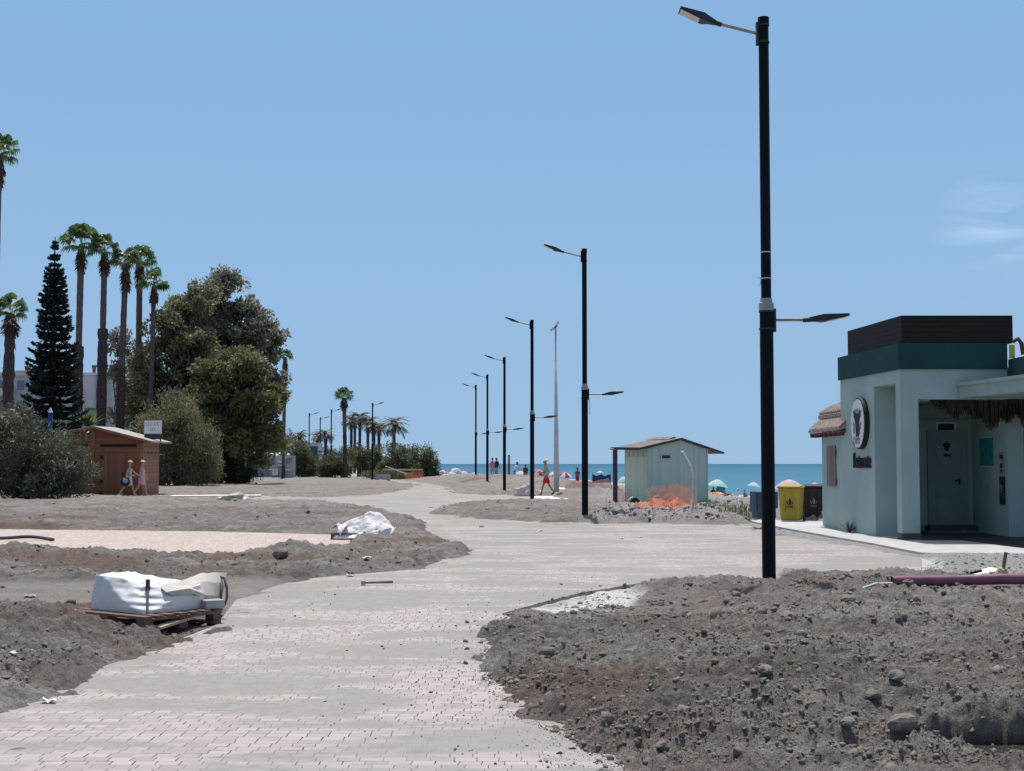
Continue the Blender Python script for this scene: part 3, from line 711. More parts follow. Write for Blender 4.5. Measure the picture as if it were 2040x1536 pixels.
# white floodlight mast
p = G(1107, 986); t = thing('floodlight_mast', 'tall tapering white mast with floodlights at its tip beside the walking man', 'floodlight mast', (X(1108, 74), 74, gz(X(1108, 74), 74)))
hz = Z(652, 74)-t.location.z
MB().tube([(0, 0, -.2), (0, 0, 3), (-.02, 0, hz)], [.16, .115, .045], 16).build('mast', 'white_pole', t, smooth=True)
for dx, dz, a in ((-.12, -.05, R(35)), (.02, .12, R(60))):
    f = MB(); f.box(-.22, .22, -.16, .16, -.06, .05, 0, Matrix.Translation((dx, 0, hz+dz)) @ rotY(-a)); f.build('floodlight', 'white_pole', t, bevel=.02)
# ================================================================ beach restaurant
T = thing('restaurant', 'single storey pale teal restaurant with dark green parapet and brown slatted roof screen', 'restaurant', (8.05, 29.1, 0))
A_, B_ = Vector((8.05, 29.1)), Vector((7.72, 33.0))
def lw(y): return A_.x+(B_.x-A_.x)*(y-29.1)/3.9
wl = MB()
wl.prism([(lw(29.1), 29.1), (lw(29.1)+.37, 29.1), (lw(29.38)+.37, 29.38), (lw(29.38), 29.38)], 0, 3.9)                       # corner pillar
wl.prism([(lw(30.7), 30.7), (8.75, 30.7), (8.75, 33), (lw(33), 33)], 0, 3.28)                                             # block behind the side opening
wl.prism([(lw(29.38), 29.38), (lw(29.38)+.37, 29.38), (lw(30.7)+.37, 30.7), (lw(30.7), 30.7)], 3.28, 3.9)                  # lintel of the side opening
wl.prism([(lw(30.7), 30.7), (8.75, 30.7), (8.75, 33), (lw(33), 33)], 3.28, 3.9)
wl.box(lw(29.1)+.37, 10.27, 29.1, 29.40, 2.94, 3.9)                                                                       # front lintel
wl.box(8.75, 10.62, 32.5, 32.8, 0, 3.9); wl.box(10.0, 10.27, 29.4, 32.5, 3.3, 3.9)
wl.prism([(10.60, 30.1), (10.95, 30.1), (10.95, 32.5), (10.62, 32.5)], 0, 2.96); wl.box(10.95, 15, 30.75, 33, 0, 2.96)
wl.box(8.42, 15, 29.4, 32.5, 2.96, 3.12)                                                                                  # porch ceiling
wl.box(8.0, 15, 33.0, 36.0, 0, 2.6)
wl.prism([(7.76, 33.0), (8.0, 33.0), (8.0, 35.5), (7.82, 35.5)], 0, 2.62)
wl.box(7.82, 9, 35.3, 35.5, 0, 2.6)
wl.build('wall', 'teal_wall', T, True)
gb = MB(); e = .045
gb.prism([(A_.x-e, 29.1-e), (10.27, 29.1-e), (10.27, 29.34), (A_.x+.25, 29.34), (B_.x+.25, 33), (B_.x-e, 33+e)], 3.56, 4.10)
gb.box(B_.x+.25, 10.27, 32.75, 33+e, 3.56, 4.1); gb.box(10.03, 10.27, 29.34, 32.75, 3.58, 4.08); gb.box(10.28, 15, 24, 29.05, 3.275, 3.76); gb.box(10.28, 15, 30.6, 33, 3.13, 3.70)
gb.build('parapet', 'green_band', T, True)
MB().box(8.1, 10.1, 29.3, 32.8, 3.86, 3.94).build('roof', 'pale_canopy', T, True)
cp = MB(); cp.prism([(9.24, 29.05), (9.24, 28.9), (9.90, 24), (15, 24), (15, 29.05)], 2.95, 3.20); cp.prism([(9.20, 29.06), (9.20, 28.88), (9.86, 23.96), (15, 23.96), (15, 29.06)], 3.20, 3.27)
cp.build('canopy', 'pale_canopy', T, True)
cpw = MB(); cpw.box(14.6, 15, 24, 24.4, 0, 2.95); cpw.build('pillar', 'teal_wall', T, True)
# slatted screen on the roof
sc = MB()
for k in range(5):
    z0 = 4.11+k*.115; z1 = z0+.1135
    sc.box(8.10, 10.42, 29.14, 29.165, z0, z1)
    sc.prism([(8.10, 29.17), (8.125, 29.17), (7.835, 32.6), (7.81, 32.6)], z0, z1); sc.box(7.84, 10.42, 32.6, 32.625, z0, z1); sc.box(10.395, 10.42, 29.17, 32.6, z0, z1)
for y in (29.2, 30.3, 31.5, 32.5): sc.box(lw(y)+.085, lw(y)+.145, y, y+.06, 4.1, 4.68)
for x in (8.9, 9.7, 10.33): sc.box(x, x+.06, 29.17, 29.23, 4.1, 4.68)
sc.build('roof_screen', 'slat_brown', T, True)
tk = MB(); tk.ell((8.6, 31.2, 4.2), (.33, .33, .22)); tk.build('roof_vent', 'render_white', T, True, smooth=True)
yp = MB(); yp.box(10.30, 10.40, 28.98, 29.04, 3.78, 4.06); yp.build('roof_prop', 'yellow_paint', T, True)
dk = MB(); dk.tube([(10.36, 28.97, 4.12), (10.46, 28.95, 4.18), (10.53, 28.95, 4.08), (10.56, 28.95, 3.85)], .045, 8); dk.build('roof_pipe', 'roof_wood', T, True)
# tiled lean-to roof
rt = MB(); rt.xprism([(7.58, 2.44), (7.60, 2.38), (8.3, 2.62), (8.3, 2.74), (7.90, 2.72)], 32.6, 36.0, 0); rt.xprism([(7.84, 2.82), (7.84, 2.74), (8.9, 3.2), (8.9, 3.32), (8.0, 2.93)], 33.06, 36.0, 0)
for k in range(13):
    y = 33.1+k*.225; rt.tube([(7.85, y, 2.85), (8.03, y, 2.97), (8.85, y, 3.31)], .065, 7)
for k in range(15):
    y = 32.66+k*.225; rt.tube([(7.585, y, 2.44), (7.93, y, 2.735)], .05, 6)
rt.build('tiled_roof', 'roof_tile', T, True)
rf = MB(); rf.box(7.62, 7.80, 32.62, 35.98, 2.33, 2.375)
for k in range(7): y = 32.75+k*.5; rf.box(7.60, 7.8, y, y+.07, 2.26, 2.33)
rf.build('rafter', 'roof_wood', T, True)
# shutter in the low wing
sh = MB(); sh.prism([(7.74, 33.75), (7.77, 33.75), (7.79, 34.72), (7.76, 34.72)], 1.06, 2.03)
sf = sh.build('window', 'shutter_wood', T, True)
s2 = MB(); s2.prism([(7.725, 33.68), (7.745, 33.68), (7.747, 33.76), (7.727, 33.76)], 1.10, 1.22); s2.prism([(7.725, 33.68), (7.745, 33.68), (7.747, 33.76), (7.727, 33.76)], 1.80, 1.92)
s2.build('hinge', 'stick', sf) if False else s2.build('hinge', 'stick', T, True)
# round emblem and the word below it
ca = math.atan2(B_.x-A_.x, 3.9)                                   # wall leans this much off straight ahead
def onwall(y, z, out): return Vector((lw(y)-out, y, z))
yc = 31.45; FW = Matrix.Translation(onwall(yc, 2.50, .0)-T.location) @ Matrix.Rotation(ca, 4, 'Z').inverted() @ Matrix(((0, 0, -1, 0), (-1, 0, 0, 0), (0, 1, 0, 0), (0, 0, 0, 1))) @ Matrix.Diagonal((.78, .96, 1, 1))
dsk = MB(); dsk.lathe([(.585, .0), (.60, .02), (.60, .11), (.585, .12)], 40, 0, FW); D1 = dsk.build('round_sign', 'ink', T)
d2 = MB(); d2.lathe([(.565, .121), (.565, .128)], 40, 0, FW); D2 = d2.build('sign_face', 'sign_white', T)
em = MB()
def flat(poly, z=.129, th=.004, mi=0): em.prism([(-a, b) for a, b in poly][::-1], z, z+th, mi, FW @ Matrix.Scale(-1, 4, (1, 0, 0)) @ Matrix.Identity(4)) if False else em.prism(poly, z, z+th, mi, FW)
def ring_poly(c, r, a0, a1, n=8): return [(c[0]+r*math.cos(a0+(a1-a0)*i/n), c[1]+r*math.sin(a0+(a1-a0)*i/n)) for i in range(n+1)]
flat([(-.13, -.30), (-.03, -.34), (.02, -.27), (.08, -.34), (.17, -.26), (.20, -.25), (.19, .0), (.14, .10), (.12, .20), (.10, .24), (-.12, .24), (-.15, .16), (-.16, .02)])     # robed figure
flat([(-.09, .25), (.08, .25), (.10, .33), (.05, .36), (.0, .34), (-.06, .36), (-.11, .33)], mi=1)
for s_ in (-1, 1):
    flat([(s_*.17, .0), (s_*.24, .12), (s_*.32, .16), (s_*.30, .22), (s_*.35, .30), (s_*.28, .30), (s_*.24, .24), (s_*.20, .36), (s_*.13, .28)][::s_], mi=0)
    flat([(s_*.20, -.02), (s_*.33, .05), (s_*.38, -.02), (s_*.31, -.06), (s_*.35, -.14), (s_*.26, -.12), (s_*.22, -.2)][::s_], mi=1)
flat([(-.36, -.16), (-.27, -.10), (-.22, -.18), (-.28, -.25), (-.35, -.23)], mi=1)
em.build('emblem', ['ink', 'ink_grey'], T)
TM = FW @ Matrix.Translation((.02, -.405, .131))
textmesh('Jaima', .17, .002, 'ink_grey', 'emblem_lettering', T, TM) if False else None
lt = MB(); M0 = FW
for q in range(5):                                               # looped script under the figure, not legible
    lt.tube([FW @ Vector((-.26+q*.11+.05*math.cos(w)*(.8 if q else 1.2), -.40+.065*math.sin(w)*(1.5 if q == 0 else 1), .131)) for w in np.linspace(0, 5.4, 12)], .011, 5)
lt.box(-.10, .10, -.495, -.485, .129, .133, 0, FW)
lt.build('emblem_script', 'ink_grey', T)
WM = Matrix.Translation(onwall(yc+.02, 1.66, .0)-T.location) @ Matrix.Rotation(ca, 4, 'Z').inverted() @ Matrix(((0, 0, -1, 0), (-1, 0, 0, 0), (0, 1, 0, 0), (0, 0, 0, 1)))
textmesh('Restaurante', .46, .015, 'ink', 'wall_lettering', T, WM @ Matrix.Translation((0, 0, .03)) @ Matrix.Scale(.52, 4, (1, 0, 0)) @ Matrix.Scale(1.1, 4, (0, 1, 0)))
# porch: door, frame, vent, notices, plinths, floor
dr = MB(); dr.box(9.73, 10.39, 32.46, 32.50, .20, 2.30); DR = dr.build('door', 'door_teal', T, True)
dp = MB()
for z0, z1 in ((.30, .80), (.88, 1.42), (1.50, 2.22)): dp.box(9.79, 10.33, 32.448, 32.459, z0, z1)
o = dp.build('door_panel', 'door_teal', DR); o.location = (-8.05, -29.1, 0)
hd = MB(); hd.box(10.28, 10.32, 32.42, 32.46, 1.12, 1.26); hd.tube([(10.30, 32.43, 1.22), (10.30, 32.40, 1.22), (10.19, 32.40, 1.22)], .014, 8); o = hd.build('handle', 'ink', DR); o.location = (-8.05, -29.1, 0)
mk = MB(); MKM = Matrix.Translation((10.03, 32.447, 1.98)) @ Matrix.Rotation(math.pi/2, 4, 'X')
mk.prism([(-.085, .07), (-.05, .10), (.05, .10), (.085, .07), (.07, 0), (.02, -.09), (-.02, -.09), (-.07, 0)], 0, .004, 0, MKM); mk.prism([(-.04, .115), (.04, .115), (.03, .145), (-.03, .145)], 0, .004, 0, MKM)
mk.prism([(-.09, -.19), (-.07, -.15), (.0, -.14), (.04, -.16), (.09, -.16), (.09, -.24), (.05, -.21), (-.08, -.22)], 0, .004, 0, MKM)
o = mk.build('door_pictogram', 'ink', DR); o.location = (-8.05, -29.1, 0)
fr = MB(); fr.box(9.58, 9.73, 32.44, 32.50, .2, 2.38); fr.box(10.39, 10.5, 32.44, 32.50, .2, 2.38); fr.box(9.73, 10.39, 32.44, 32.50, 2.30, 2.38); fr.box(8.76, 10.6, 32.47, 32.5, 2.62, 2.66)
fr.build('door_frame', 'door_teal', T, True)
vt = MB(); vt.box(9.83, 10.22, 32.46, 32.50, 2.34+.02, 2.53); V1 = vt.build('vent', 'door_dark', T, True)
vf = MB()
for b in ((9.80, 9.835, 2.33, 2.56), (10.215, 10.25, 2.33, 2.56), (9.835, 10.215, 2.33, 2.362), (9.835, 10.215, 2.528, 2.56)): vf.box(b[0], b[1], 32.45, 32.5, b[2], b[3])
vf.build('vent_frame', 'sign_white', T, True)
po = MB(); po.box(10.585, 10.605, 31.0, 31.85, 1.55, 2.18, 0); po.box(10.58, 10.606, 31.05, 31.85, 2.18, 2.205, 1); po.box(10.58, 10.606, 31.0, 31.8, 1.53, 1.55, 1)
po.build('poster', ['poster_green', 'sign_white'], T, True)
nb = MB(); nb.box(10.575, 10.605, 30.28, 30.55, 1.66, 1.84, 0); nb.box(10.575, 10.605, 30.28, 30.55, 1.38, 1.63, 0)
nb.box(10.567, 10.575, 30.33, 30.50, 1.71, 1.79, 1); nb.box(10.567, 10.575, 30.36, 30.47, 1.51, 1.60, 1); nb.box(10.567, 10.575, 30.38, 30.45, 1.42, 1.48, 1); nb.build('notice', ['ink_grey', 'ink'], T, True)
db = MB(); db.box(10.56, 10.605, 30.27, 30.53, .72, 1.33, 0); db.tube([(10.55, 30.40+.045*math.cos(q), 1.06+.085*math.sin(q)) for q in np.linspace(0, 5.2, 12)], .012, 6, 1); db.box(10.553, 10.56, 30.385, 30.415, .90, .93, 1); db.build('menu_board', ['door_dark', 'ink_grey'], T, True)
pl = MB(); pl.prism([(lw(29.09)-.01, 29.09), (lw(29.09)+.38, 29.09), (lw(29.38)+.38, 29.385), (lw(29.38)-.01, 29.385)], -.05, .17); pl.build('plinth', 'plinth', T, True); pl = MB(); pl.box(9.5, 10.58, 32.1, 32.46, 0, .19); pl.build('door_step', 'plinth', T, True); pl = MB(); pl.box(10.96, 15, 30.3, 30.74, 0, .30)
pl.build('door_step', 'plinth', T, True)
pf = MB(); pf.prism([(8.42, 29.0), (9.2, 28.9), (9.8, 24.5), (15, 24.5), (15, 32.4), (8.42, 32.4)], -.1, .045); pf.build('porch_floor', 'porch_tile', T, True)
rd = MB(); rd.box(10.97+.14, 15, 30.70, 30.748, .30, 2.34); RD = rd.build('shop_door', 'door_dark', T, True)
vl = MB()
for k, (h_, w_) in enumerate(((.13, .05), (.13, .05), (.13, .05), (.13, .05), (.13, .05), (.13, .05))):
    z0 = .72+k*.165; vl.box(11.13, 11.15, 30.69, 30.70, z0, z0+h_); vl.box(11.15, 11.19, 30.69, 30.70, z0+(0 if k % 2 else .055), z0+(.02 if k % 2 else .075)); vl.box(11.15, 11.19, 30.69, 30.70, z0+h_-.02, z0+h_)
vl.build('door_lettering', 'ink_grey', T, True)
# thatch fringe under the canopy
n = 2600; xs = rng.uniform(8.85, 12.5, n); ln = (.14+.30*sstep(8.9, 9.9, xs)+.10*np.sin(xs*7)+.07*np.sin(xs*17))*rng.uniform(.55, 1.15, n)
yy = 29.42+rng.uniform(0, .28, n); V = np.zeros((n, 4, 3)); w_ = rng.uniform(.006, .016, n); dx = rng.normal(0, .035, n)
for q, (a, zz, f) in enumerate(((-1, 0, 0), (1, 0, 0), (.4, -1, 1), (-.4, -1, 1))): V[:, q] = np.stack([xs+a*w_+f*dx, yy+f*rng.normal(0, .03, n), 2.95+zz*ln], -1)
o = nmesh('thatch', (V-np.array([8.05, 29.1, 0])).reshape(-1, 3), np.arange(4*n).reshape(n, 4), 'thatch', T)
# agave tuft at the wall foot
def spiky(name, label, cat, loc, n, L, wd, m, el=(R(35), R(85)), group=None):
    V = []; lv = []
    for k in range(n):
        a = rng.uniform(0, 6.28); e_ = rng.uniform(*el); l = L*rng.uniform(.6, 1); d = np.array([math.cos(a)*math.cos(e_), math.sin(a)*math.cos(e_), math.sin(e_)]); s_ = np.array([-math.sin(a), math.cos(a), 0])*wd
        m_ = d*l*.5; t_ = d*l+np.array([d[0], d[1], -.4])*l*.12
        V += [-s_*.5, s_*.5, m_+s_, m_-s_, m_-s_, m_+s_, t_+s_*.05, t_-s_*.05]; r_ = rng.random(); lv += [r_, r_]
    V = np.array(V)
    o = nmesh(name, V, np.arange(len(V)).reshape(-1, 4), m, lv=lv, loc=loc); return tag(o, label, cat, group)
spiky('agave', 'small dark spiky plant at the foot of the teal restaurant wall', 'plant', (7.68, 32.1, .03), 26, .42, .018, 'leaf_hedge')
# ================================================================ wheeled bins and blue litter bin
def wheelie(name, label, m, loc, rz, logo):
    t = thing(name, label, 'waste bin', loc, rz, 'wheeled waste bins beside the restaurant')
    b = MB(); w0, w1, d0, d1 = .24, .29, .25, .33
    b.add([(-w0, -d0, .06), (w0, -d0, .06), (w0, d0, .06), (-w0, d0, .06), (-w1, -d1, .93), (w1, -d1, .93), (w1, d1, .93), (-w1, d1, .93)], [(3, 2, 1, 0), (4, 5, 6, 7), (0, 1, 5, 4), (1, 2, 6, 5), (2, 3, 7, 6), (3, 0, 4, 7)])
    for s_ in (-1, 1): b.box(s_*.12-.015, s_*.12+.015, -d1+.005, -d0-.0, .3, .88)
    b.build('body', m, t, bevel=.02)
    l = MB(); l.add([(-.315, -.36, .93), (.315, -.36, .93), (.315, .36, .95), (-.315, .36, .95), (-.31, -.345, .985), (.31, -.345, .985), (.27, .3, 1.03), (-.27, .3, 1.03)], [(3, 2, 1, 0), (4, 5, 6, 7), (0, 1, 5, 4), (1, 2, 6, 5), (2, 3, 7, 6), (3, 0, 4, 7)])
    l.tube([(-.25, .36, .97), (.25, .36, .97)], .02, 8); l.build('lid', m, t, bevel=.012)
    for s_ in (-1, 1): MB().tube([(s_*.27, .24, .1), (s_*.315, .24, .1)], .1, 16).build('wheel', 'tyre', t)
    e_ = MB(); FM = Matrix.Translation((.03, -.315, .56)) @ Matrix.Rotation(math.pi/2-R(5), 4, 'X')
    e_.prism([(-.02, -.08), (.02, -.08), (.035, .02), (0, .11), (-.035, .02)], 0, .004, 0, FM)
    for s_ in (-1, 1): e_.prism([(s_*.04, -.08), (s_*.09, -.03), (s_*.10, .05), (s_*.07, .0), (s_*.045, -.045)][::s_], 0, .004, 0, FM)
    e_.box(-.10, .10, -.13, -.115, 0, .004, 0, FM); e_.box(-.075, .075, -.155, -.143, 0, .004, 0, FM)
    e_.build('logo', logo, t)
    return t
wheelie('waste_bin', 'yellow wheeled bin with a dark emblem, its lid ajar', 'bin_yellow', (X(1577, 38.7)-.02, 38.75, 0), R(-24), 'ink')
wheelie('waste_bin', 'dark brown wheeled bin with a pale emblem beside the yellow one', 'bin_brown', (X(1620, 39.2), 39.5, 0), R(-8), 'ink_grey')
wheelie('waste_bin', 'dark brown wheeled bin mostly hidden at the corner of the restaurant wall', 'bin_brown', (X(1651, 40.5), 40.6, 0), R(-8), 'ink_grey')
t = thing('litter_bin', 'slate blue litter bin on a thin post behind the nearest lamp', 'litter bin', (X(1520, 35), 35, 0), R(12))
MB().tube([(0, 0, -.05), (0, 0, .4)], .02, 8).build('post', 'black_paint', t)
b = MB(); b.prism([(-.24, -.2), (.24, -.2), (.30, 0), (.24, .2), (-.24, .2), (-.30, 0)], .26, .86); b.prism([(-.33, -.16), (-.27, -.22), (-.25, -.1), (-.30, .1), (-.35, .05)], .42, .92); b.prism([(.24, -.2), (.34, -.1), (.34, .12), (.24, .2)], .5, .9)
b.build('body', 'bin_blue', t, bevel=.015)
b = MB(); b.prism([(-.27, -.22), (.27, -.22), (.33, 0), (.27, .22), (-.27, .22), (-.33, 0)], .86, .91); b.build('lid', 'bin_blue', t, bevel=.01)
# ================================================================ green beach shed
SH = thing('beach_shed', 'weathered pale green plank shed with a low pitched roof and open porch post', 'shed', (4.92, 51, 0), R(20))
s = MB(); s.xprism([(0, -.1), (2.42, -.1), (2.42, 2.14), (1.32, 2.47), (0, 2.16)], 0, .05); s.build('front_wall', 'shed_green', SH)
s = MB(); s.xprism([(0, -.1), (2.42, -.1), (2.42, 2.14), (1.32, 2.47), (0, 2.16)], 1.95, 2.0); s.build('back_wall', 'shed_green', SH)
s = MB(); s.box(-.001, .05, .0505, 1.9495, -.1, 2.15); s.build('side_wall', 'shed_side', SH); s = MB(); s.box(2.37, 2.421, .0505, 1.9495, -.1, 2.13); s.build('side_wall', 'shed_side', SH)
s = MB()
for y in (.35, .75, 1.15, 1.55): s.box(-.012, .0, y, y+.17, 1.86, 2.04)
s.build('vent', 'shed_green', SH)
s = MB(); s.xprism([(-.42, 2.13), (-.42, 2.17), (1.32, 2.54), (3.05, 2.02), (3.05, 1.97), (1.32, 2.485)], -.10, 2.45, 0); s.xprism([(1.1, 2.51), (1.32, 2.60), (1.55, 2.49)], .5, 2.4, 0)
s.xprism([(-1.36, 2.17), (-1.36, 2.20), (-.43, 2.17), (-.43, 2.13)], -.1, .25, 0)
s.build('roof', 'shed_roof', SH)
s = MB(); s.xprism([(-.42, 2.10), (-.42, 2.18), (1.32, 2.55), (3.06, 2.03), (3.06, 1.965), (1.32, 2.47)], -.125, -.101, 0); s.box(-1.38, -.42, -.125, -.101, 2.10, 2.19);  s.build('fascia', 'dark_timber', SH)
s = MB(); s.box(-1.33, -1.20, .0, .13, -.1, 2.1); s.build('porch_post', 'dark_timber', SH)
s = MB(); s.box(.52, .92, -.03, 0, 1.76, 1.95); s.box(.56, .88, -.04, -.03, 1.80, 1.91, 1); s.build('wall_vent', ['shed_green', 'door_dark'], SH)
s = MB(); s.box(-.02, 0.03, -.02, .05, -.1, 2.16); s.build('corner_board', 'shed_green', SH); s = MB(); s.box(2.39, 2.44, -.02, .05, -.1, 2.14); s.build('corner_board', 'shed_green', SH)
# ================================================================ brown timber hut on the left
HX, HY = X(285, 68), 68.0
HU = thing('timber_hut', 'reddish brown timber kiosk hut with low pitched roof and closed plank door', 'hut', (HX, HY, 0), R(-3.5))
prof = [(-3.75, 3.08), (-2.35, 3.32), (0, 2.68)]
s = MB(); s.xprism([(-3.75, -.1), (0, -.1), (0, 2.66), (-2.35, 3.30), (-3.75, 3.05)], 0, .08); s.build('front_wall', 'hut_brown', HU); s = MB(); s.xprism([(-3.75, -.1), (0, -.1), (0, 2.66), (-2.35, 3.30), (-3.75, 3.05)], 2.5, 2.58); s.build('back_wall', 'hut_brown', HU)
s = MB(); s.box(-.08, 0.004, .081, 2.499, -.1, 2.64); s.build('side_wall', 'hut_side', HU); s = MB(); s.box(-3.754, -3.67, .081, 2.499, -.1, 3.03); s.build('side_wall', 'hut_side', HU)
s = MB(); s.xprism([(-4.1, 3.04), (-4.1, 3.12), (-2.35, 3.43), (.52, 2.70), (.52, 2.62), (-2.35, 3.34)], -.28, 2.9); s.build('roof', 'hut_roof', HU)
s = MB(); s.xprism([(-4.1, 2.98), (-4.1, 3.09), (-2.35, 3.40), (.3, 2.73), (.3, 2.63), (-2.35, 3.29)], -.305, -.281); s.box(-2.52, -2.36, -.05, 0, -.1, 3.26); s.box(-.14, .03, -.03, 0, -.1, 2.6); s.box(-2.05, -.15, -.04, 0, 2.25, 2.31); s.build('trim', 'hut_trim', HU)
s = MB(); s.box(-1.98, -.86, -.05, -.001, .02, 2.12); DRh = s.build('door', 'hut_door', HU)
s = MB()
for z in (.18, .75, 1.35, 1.92): s.box(-2.06, -1.93, -.07, -.05, z-.07, z+.07)
s.build('hinge', 'hole_dark', DRh)
s = MB(); s.box(-.97, -.90, -.08, -.05, .98, 1.18); s.build('handle', 'hole_dark', DRh)
s = MB(); s.box(-2.1, -.3, -.012, 0, 2.42, 2.55); s.box(-3.4, -2.7, -.012, 0, 2.45, 2.58); s.build('air_slot', 'hole_dark', HU)
s = MB()
for k, y in enumerate((.18, .62, .80, 1.25, 1.42, 1.9, 2.3)): s.box(.004, .014, y, y+.12, 2.10, 2.20)
s.build('peep_hole', 'hole_dark', HU)
s = MB(); s.box(.004, .03, .1, 2.45, 2.36, 2.42); s.box(.004, .03, .1, 2.45, 1.12, 1.17); s.build('batten', 'hut_side', HU)
SG = thing('roof_sign', 'white signboard on dark supports on top of the brown timber hut', 'sign', (X(305, 69.2), 69.2, 2.78), R(-12))
MB().box(-.46, .46, -.02, .02, .30, .95).build('board', 'sign_white', SG)
s = MB(); s.box(-.42, -.36, .02, .06, -.1, .9); s.box(.36, .42, .02, .06, -.25, .9); s.box(-.46, .46, -.01, .03, .02, .28); s.build('support', 'dark_timber', SG)
s = MB()                                                          # two rows of faded, unreadable letters
for z0, xs_ in ((.70, (-.33, -.20, -.07, .12, .26)), (.44, (-.12, .0, .12))):
    for x in xs_: s.box(x-.045, x+.045, -.024, -.021, z0, z0+.03); s.box(x-.045, x-.015, -.024, -.021, z0+.03, z0+.12); s.box(x-.045, x+.04, -.024, -.021, z0+.12, z0+.145)
s.build('faded_lettering', 'collar_grey', SG)
# ================================================================ pallets, sacks and things lying about
def pallet(name, label, loc, rz, lx=1.2, ly=.95):
    t = thing(name, label, 'pallet', loc, rz, 'timber pallets under the white sacks')
    nb = 7
    for k in range(nb):
        y = -ly/2+k*(ly-.095)/(nb-1); MB().box(-lx/2, lx/2, y, y+.095, .122, .144).build('deck_board', 'pallet_wood', t)
    for y in (-ly/2+.01, -.05, ly/2-.11):
        for x in (-lx/2+.005, -.06, lx/2-.125): MB().box(x, x+.12, y, y+.1, .022, .1).build('block', 'pallet_block', t)
    for x in (-lx/2+.005, -.06, lx/2-.125): MB().box(x-.002, x+.122, -ly/2+.002, ly/2-.002, .1, .1215).build('stringer', 'pallet_wood', t)
    for y in (-ly/2+.01, -.05, ly/2-.11): MB().box(-lx/2+.002, lx/2-.002, y, y+.1, 0, .0215).build('bottom_board', 'pallet_wood', t)
    return t
def bag_mesh(hx, hy, corner, mid, front, pinch, seed, crease=.03, ridge=None, top_in=.06, gather=True):
    """crumpled big bag: walls rise from a rounded-rectangle foot to a rim, then fold inward; `front` is the pinched corner angle"""
    NT, NS, NI = 150, 30, 30
    th = np.linspace(0, 2*math.pi, NT, endpoint=False)
    c, s = np.cos(th), np.sin(th); k = 1/np.maximum((np.abs(c)**8+np.abs(s)**8)**(1/8.), 1e-6)
    fx, fy = hx*c*k, hy*s*k
    ang = np.arctan2(fy/hy, fx/hx)
    cor = np.array([math.pi/4, 3*math.pi/4, -3*math.pi/4, -math.pi/4]); hh = np.array(corner)
    wts = np.stack([np.exp(-((np.angle(np.exp(1j*(ang-a))))/.62)**2) for a in cor]); rim = (wts*hh[:, None]).sum(0)/wts.sum(0)
    da = np.abs(np.angle(np.exp(1j*(ang-front))))
    rows = []
    for i in range(NS+1):
        v = i/NS; bul = 1+.022*math.sin(math.pi*min(1, v*1.25))
        ins = 1-pinch*np.maximum(0, v-da/1.35)*1.1-top_in*v**2
        z = rim*v
        gat = .013*np.sin(z*95+th*2)*np.exp(-(np.angle(np.exp(1j*(ang-front)))/.42)**2)*(1 if gather else 0)*min(1, v*5)
        rr = ins*bul
        rows.append(np.stack([fx*rr+gat*c, fy*rr+gat*s, z], -1))
    x1, y1 = rows[-1][:, 0], rows[-1][:, 1]
    for i in range(1, NI+1):
        q = 1-i/NI; e = q**.8
        zz = rim*(e**.7)+(1-e**.7)*mid
        px, py = x1*q, y1*q
        if ridge is not None:
            for (rx, ry, rr_, rh) in ridge: zz = zz+rh*np.exp(-((px-rx)**2+(py-ry)**2)/rr_**2)*(1-q**6)
        rows.append(np.stack([px, py, zz], -1))
    A = np.stack(rows)
    X_, Y_, Z_ = A[..., 0], A[..., 1], A[..., 2]
    fold = np.abs(fbm(X_*3.6+Y_*2.6+seed, Z_*2.5+Y_*3.2, seed, 2))*2.2-.45
    fold2 = np.abs(fbm(X_*11-Y_*5, Z_*8+Y_*8, seed+7, 2))*2-.5
    up = np.clip(np.linspace(0, 1, A.shape[0])*2.2, 0, 1)[:, None]
    low = np.clip(Z_/.08, 0, 1)
    A[..., 2] += up*low*(crease*fold+crease*.35*fold2)*(np.arange(A.shape[0])[:, None] > NS*.6)
    nrm = np.stack([c, s], -1)
    amp = low*(crease*.42*fold+crease*.2*fold2)*(np.arange(A.shape[0])[:, None] <= NS)
    A[..., 0] += nrm[:, 0]*amp; A[..., 1] += nrm[:, 1]*amp
    A[..., 2] = np.maximum(A[..., 2], 0)
    r, n = A.shape[:2]; i_ = np.arange(r*n).reshape(r, n)
    F_ = np.stack([i_[:-1], np.roll(i_[:-1], -1, 1), np.roll(i_[1:], -1, 1), i_[1:]], -1).reshape(-1, 4)
    return A.reshape(-1, 3), F_
PZ = .0
rzp = R(-36)
pl1 = pallet('pallet', 'brown timber pallet, one corner on the paving, under the larger slumped sack', (-3.70, 14.22, PZ), rzp, 1.22, .98)
bg1 = thing('bulk_sack', 'larger slumped white sack tied with a dark strap, beige flap at one end', 'sack', (-3.68, 14.30, PZ+.146), rzp, 'white bulk sacks on pallets')
V, Fq = bag_mesh(.46, .39, (.23, .27, .34, .27), .15, -math.pi/4, .50, 3, .020, [(-.28, .14, .2, .08)])
nmesh('sack_body', V, Fq, 'bag_white', bg1, smooth=True)
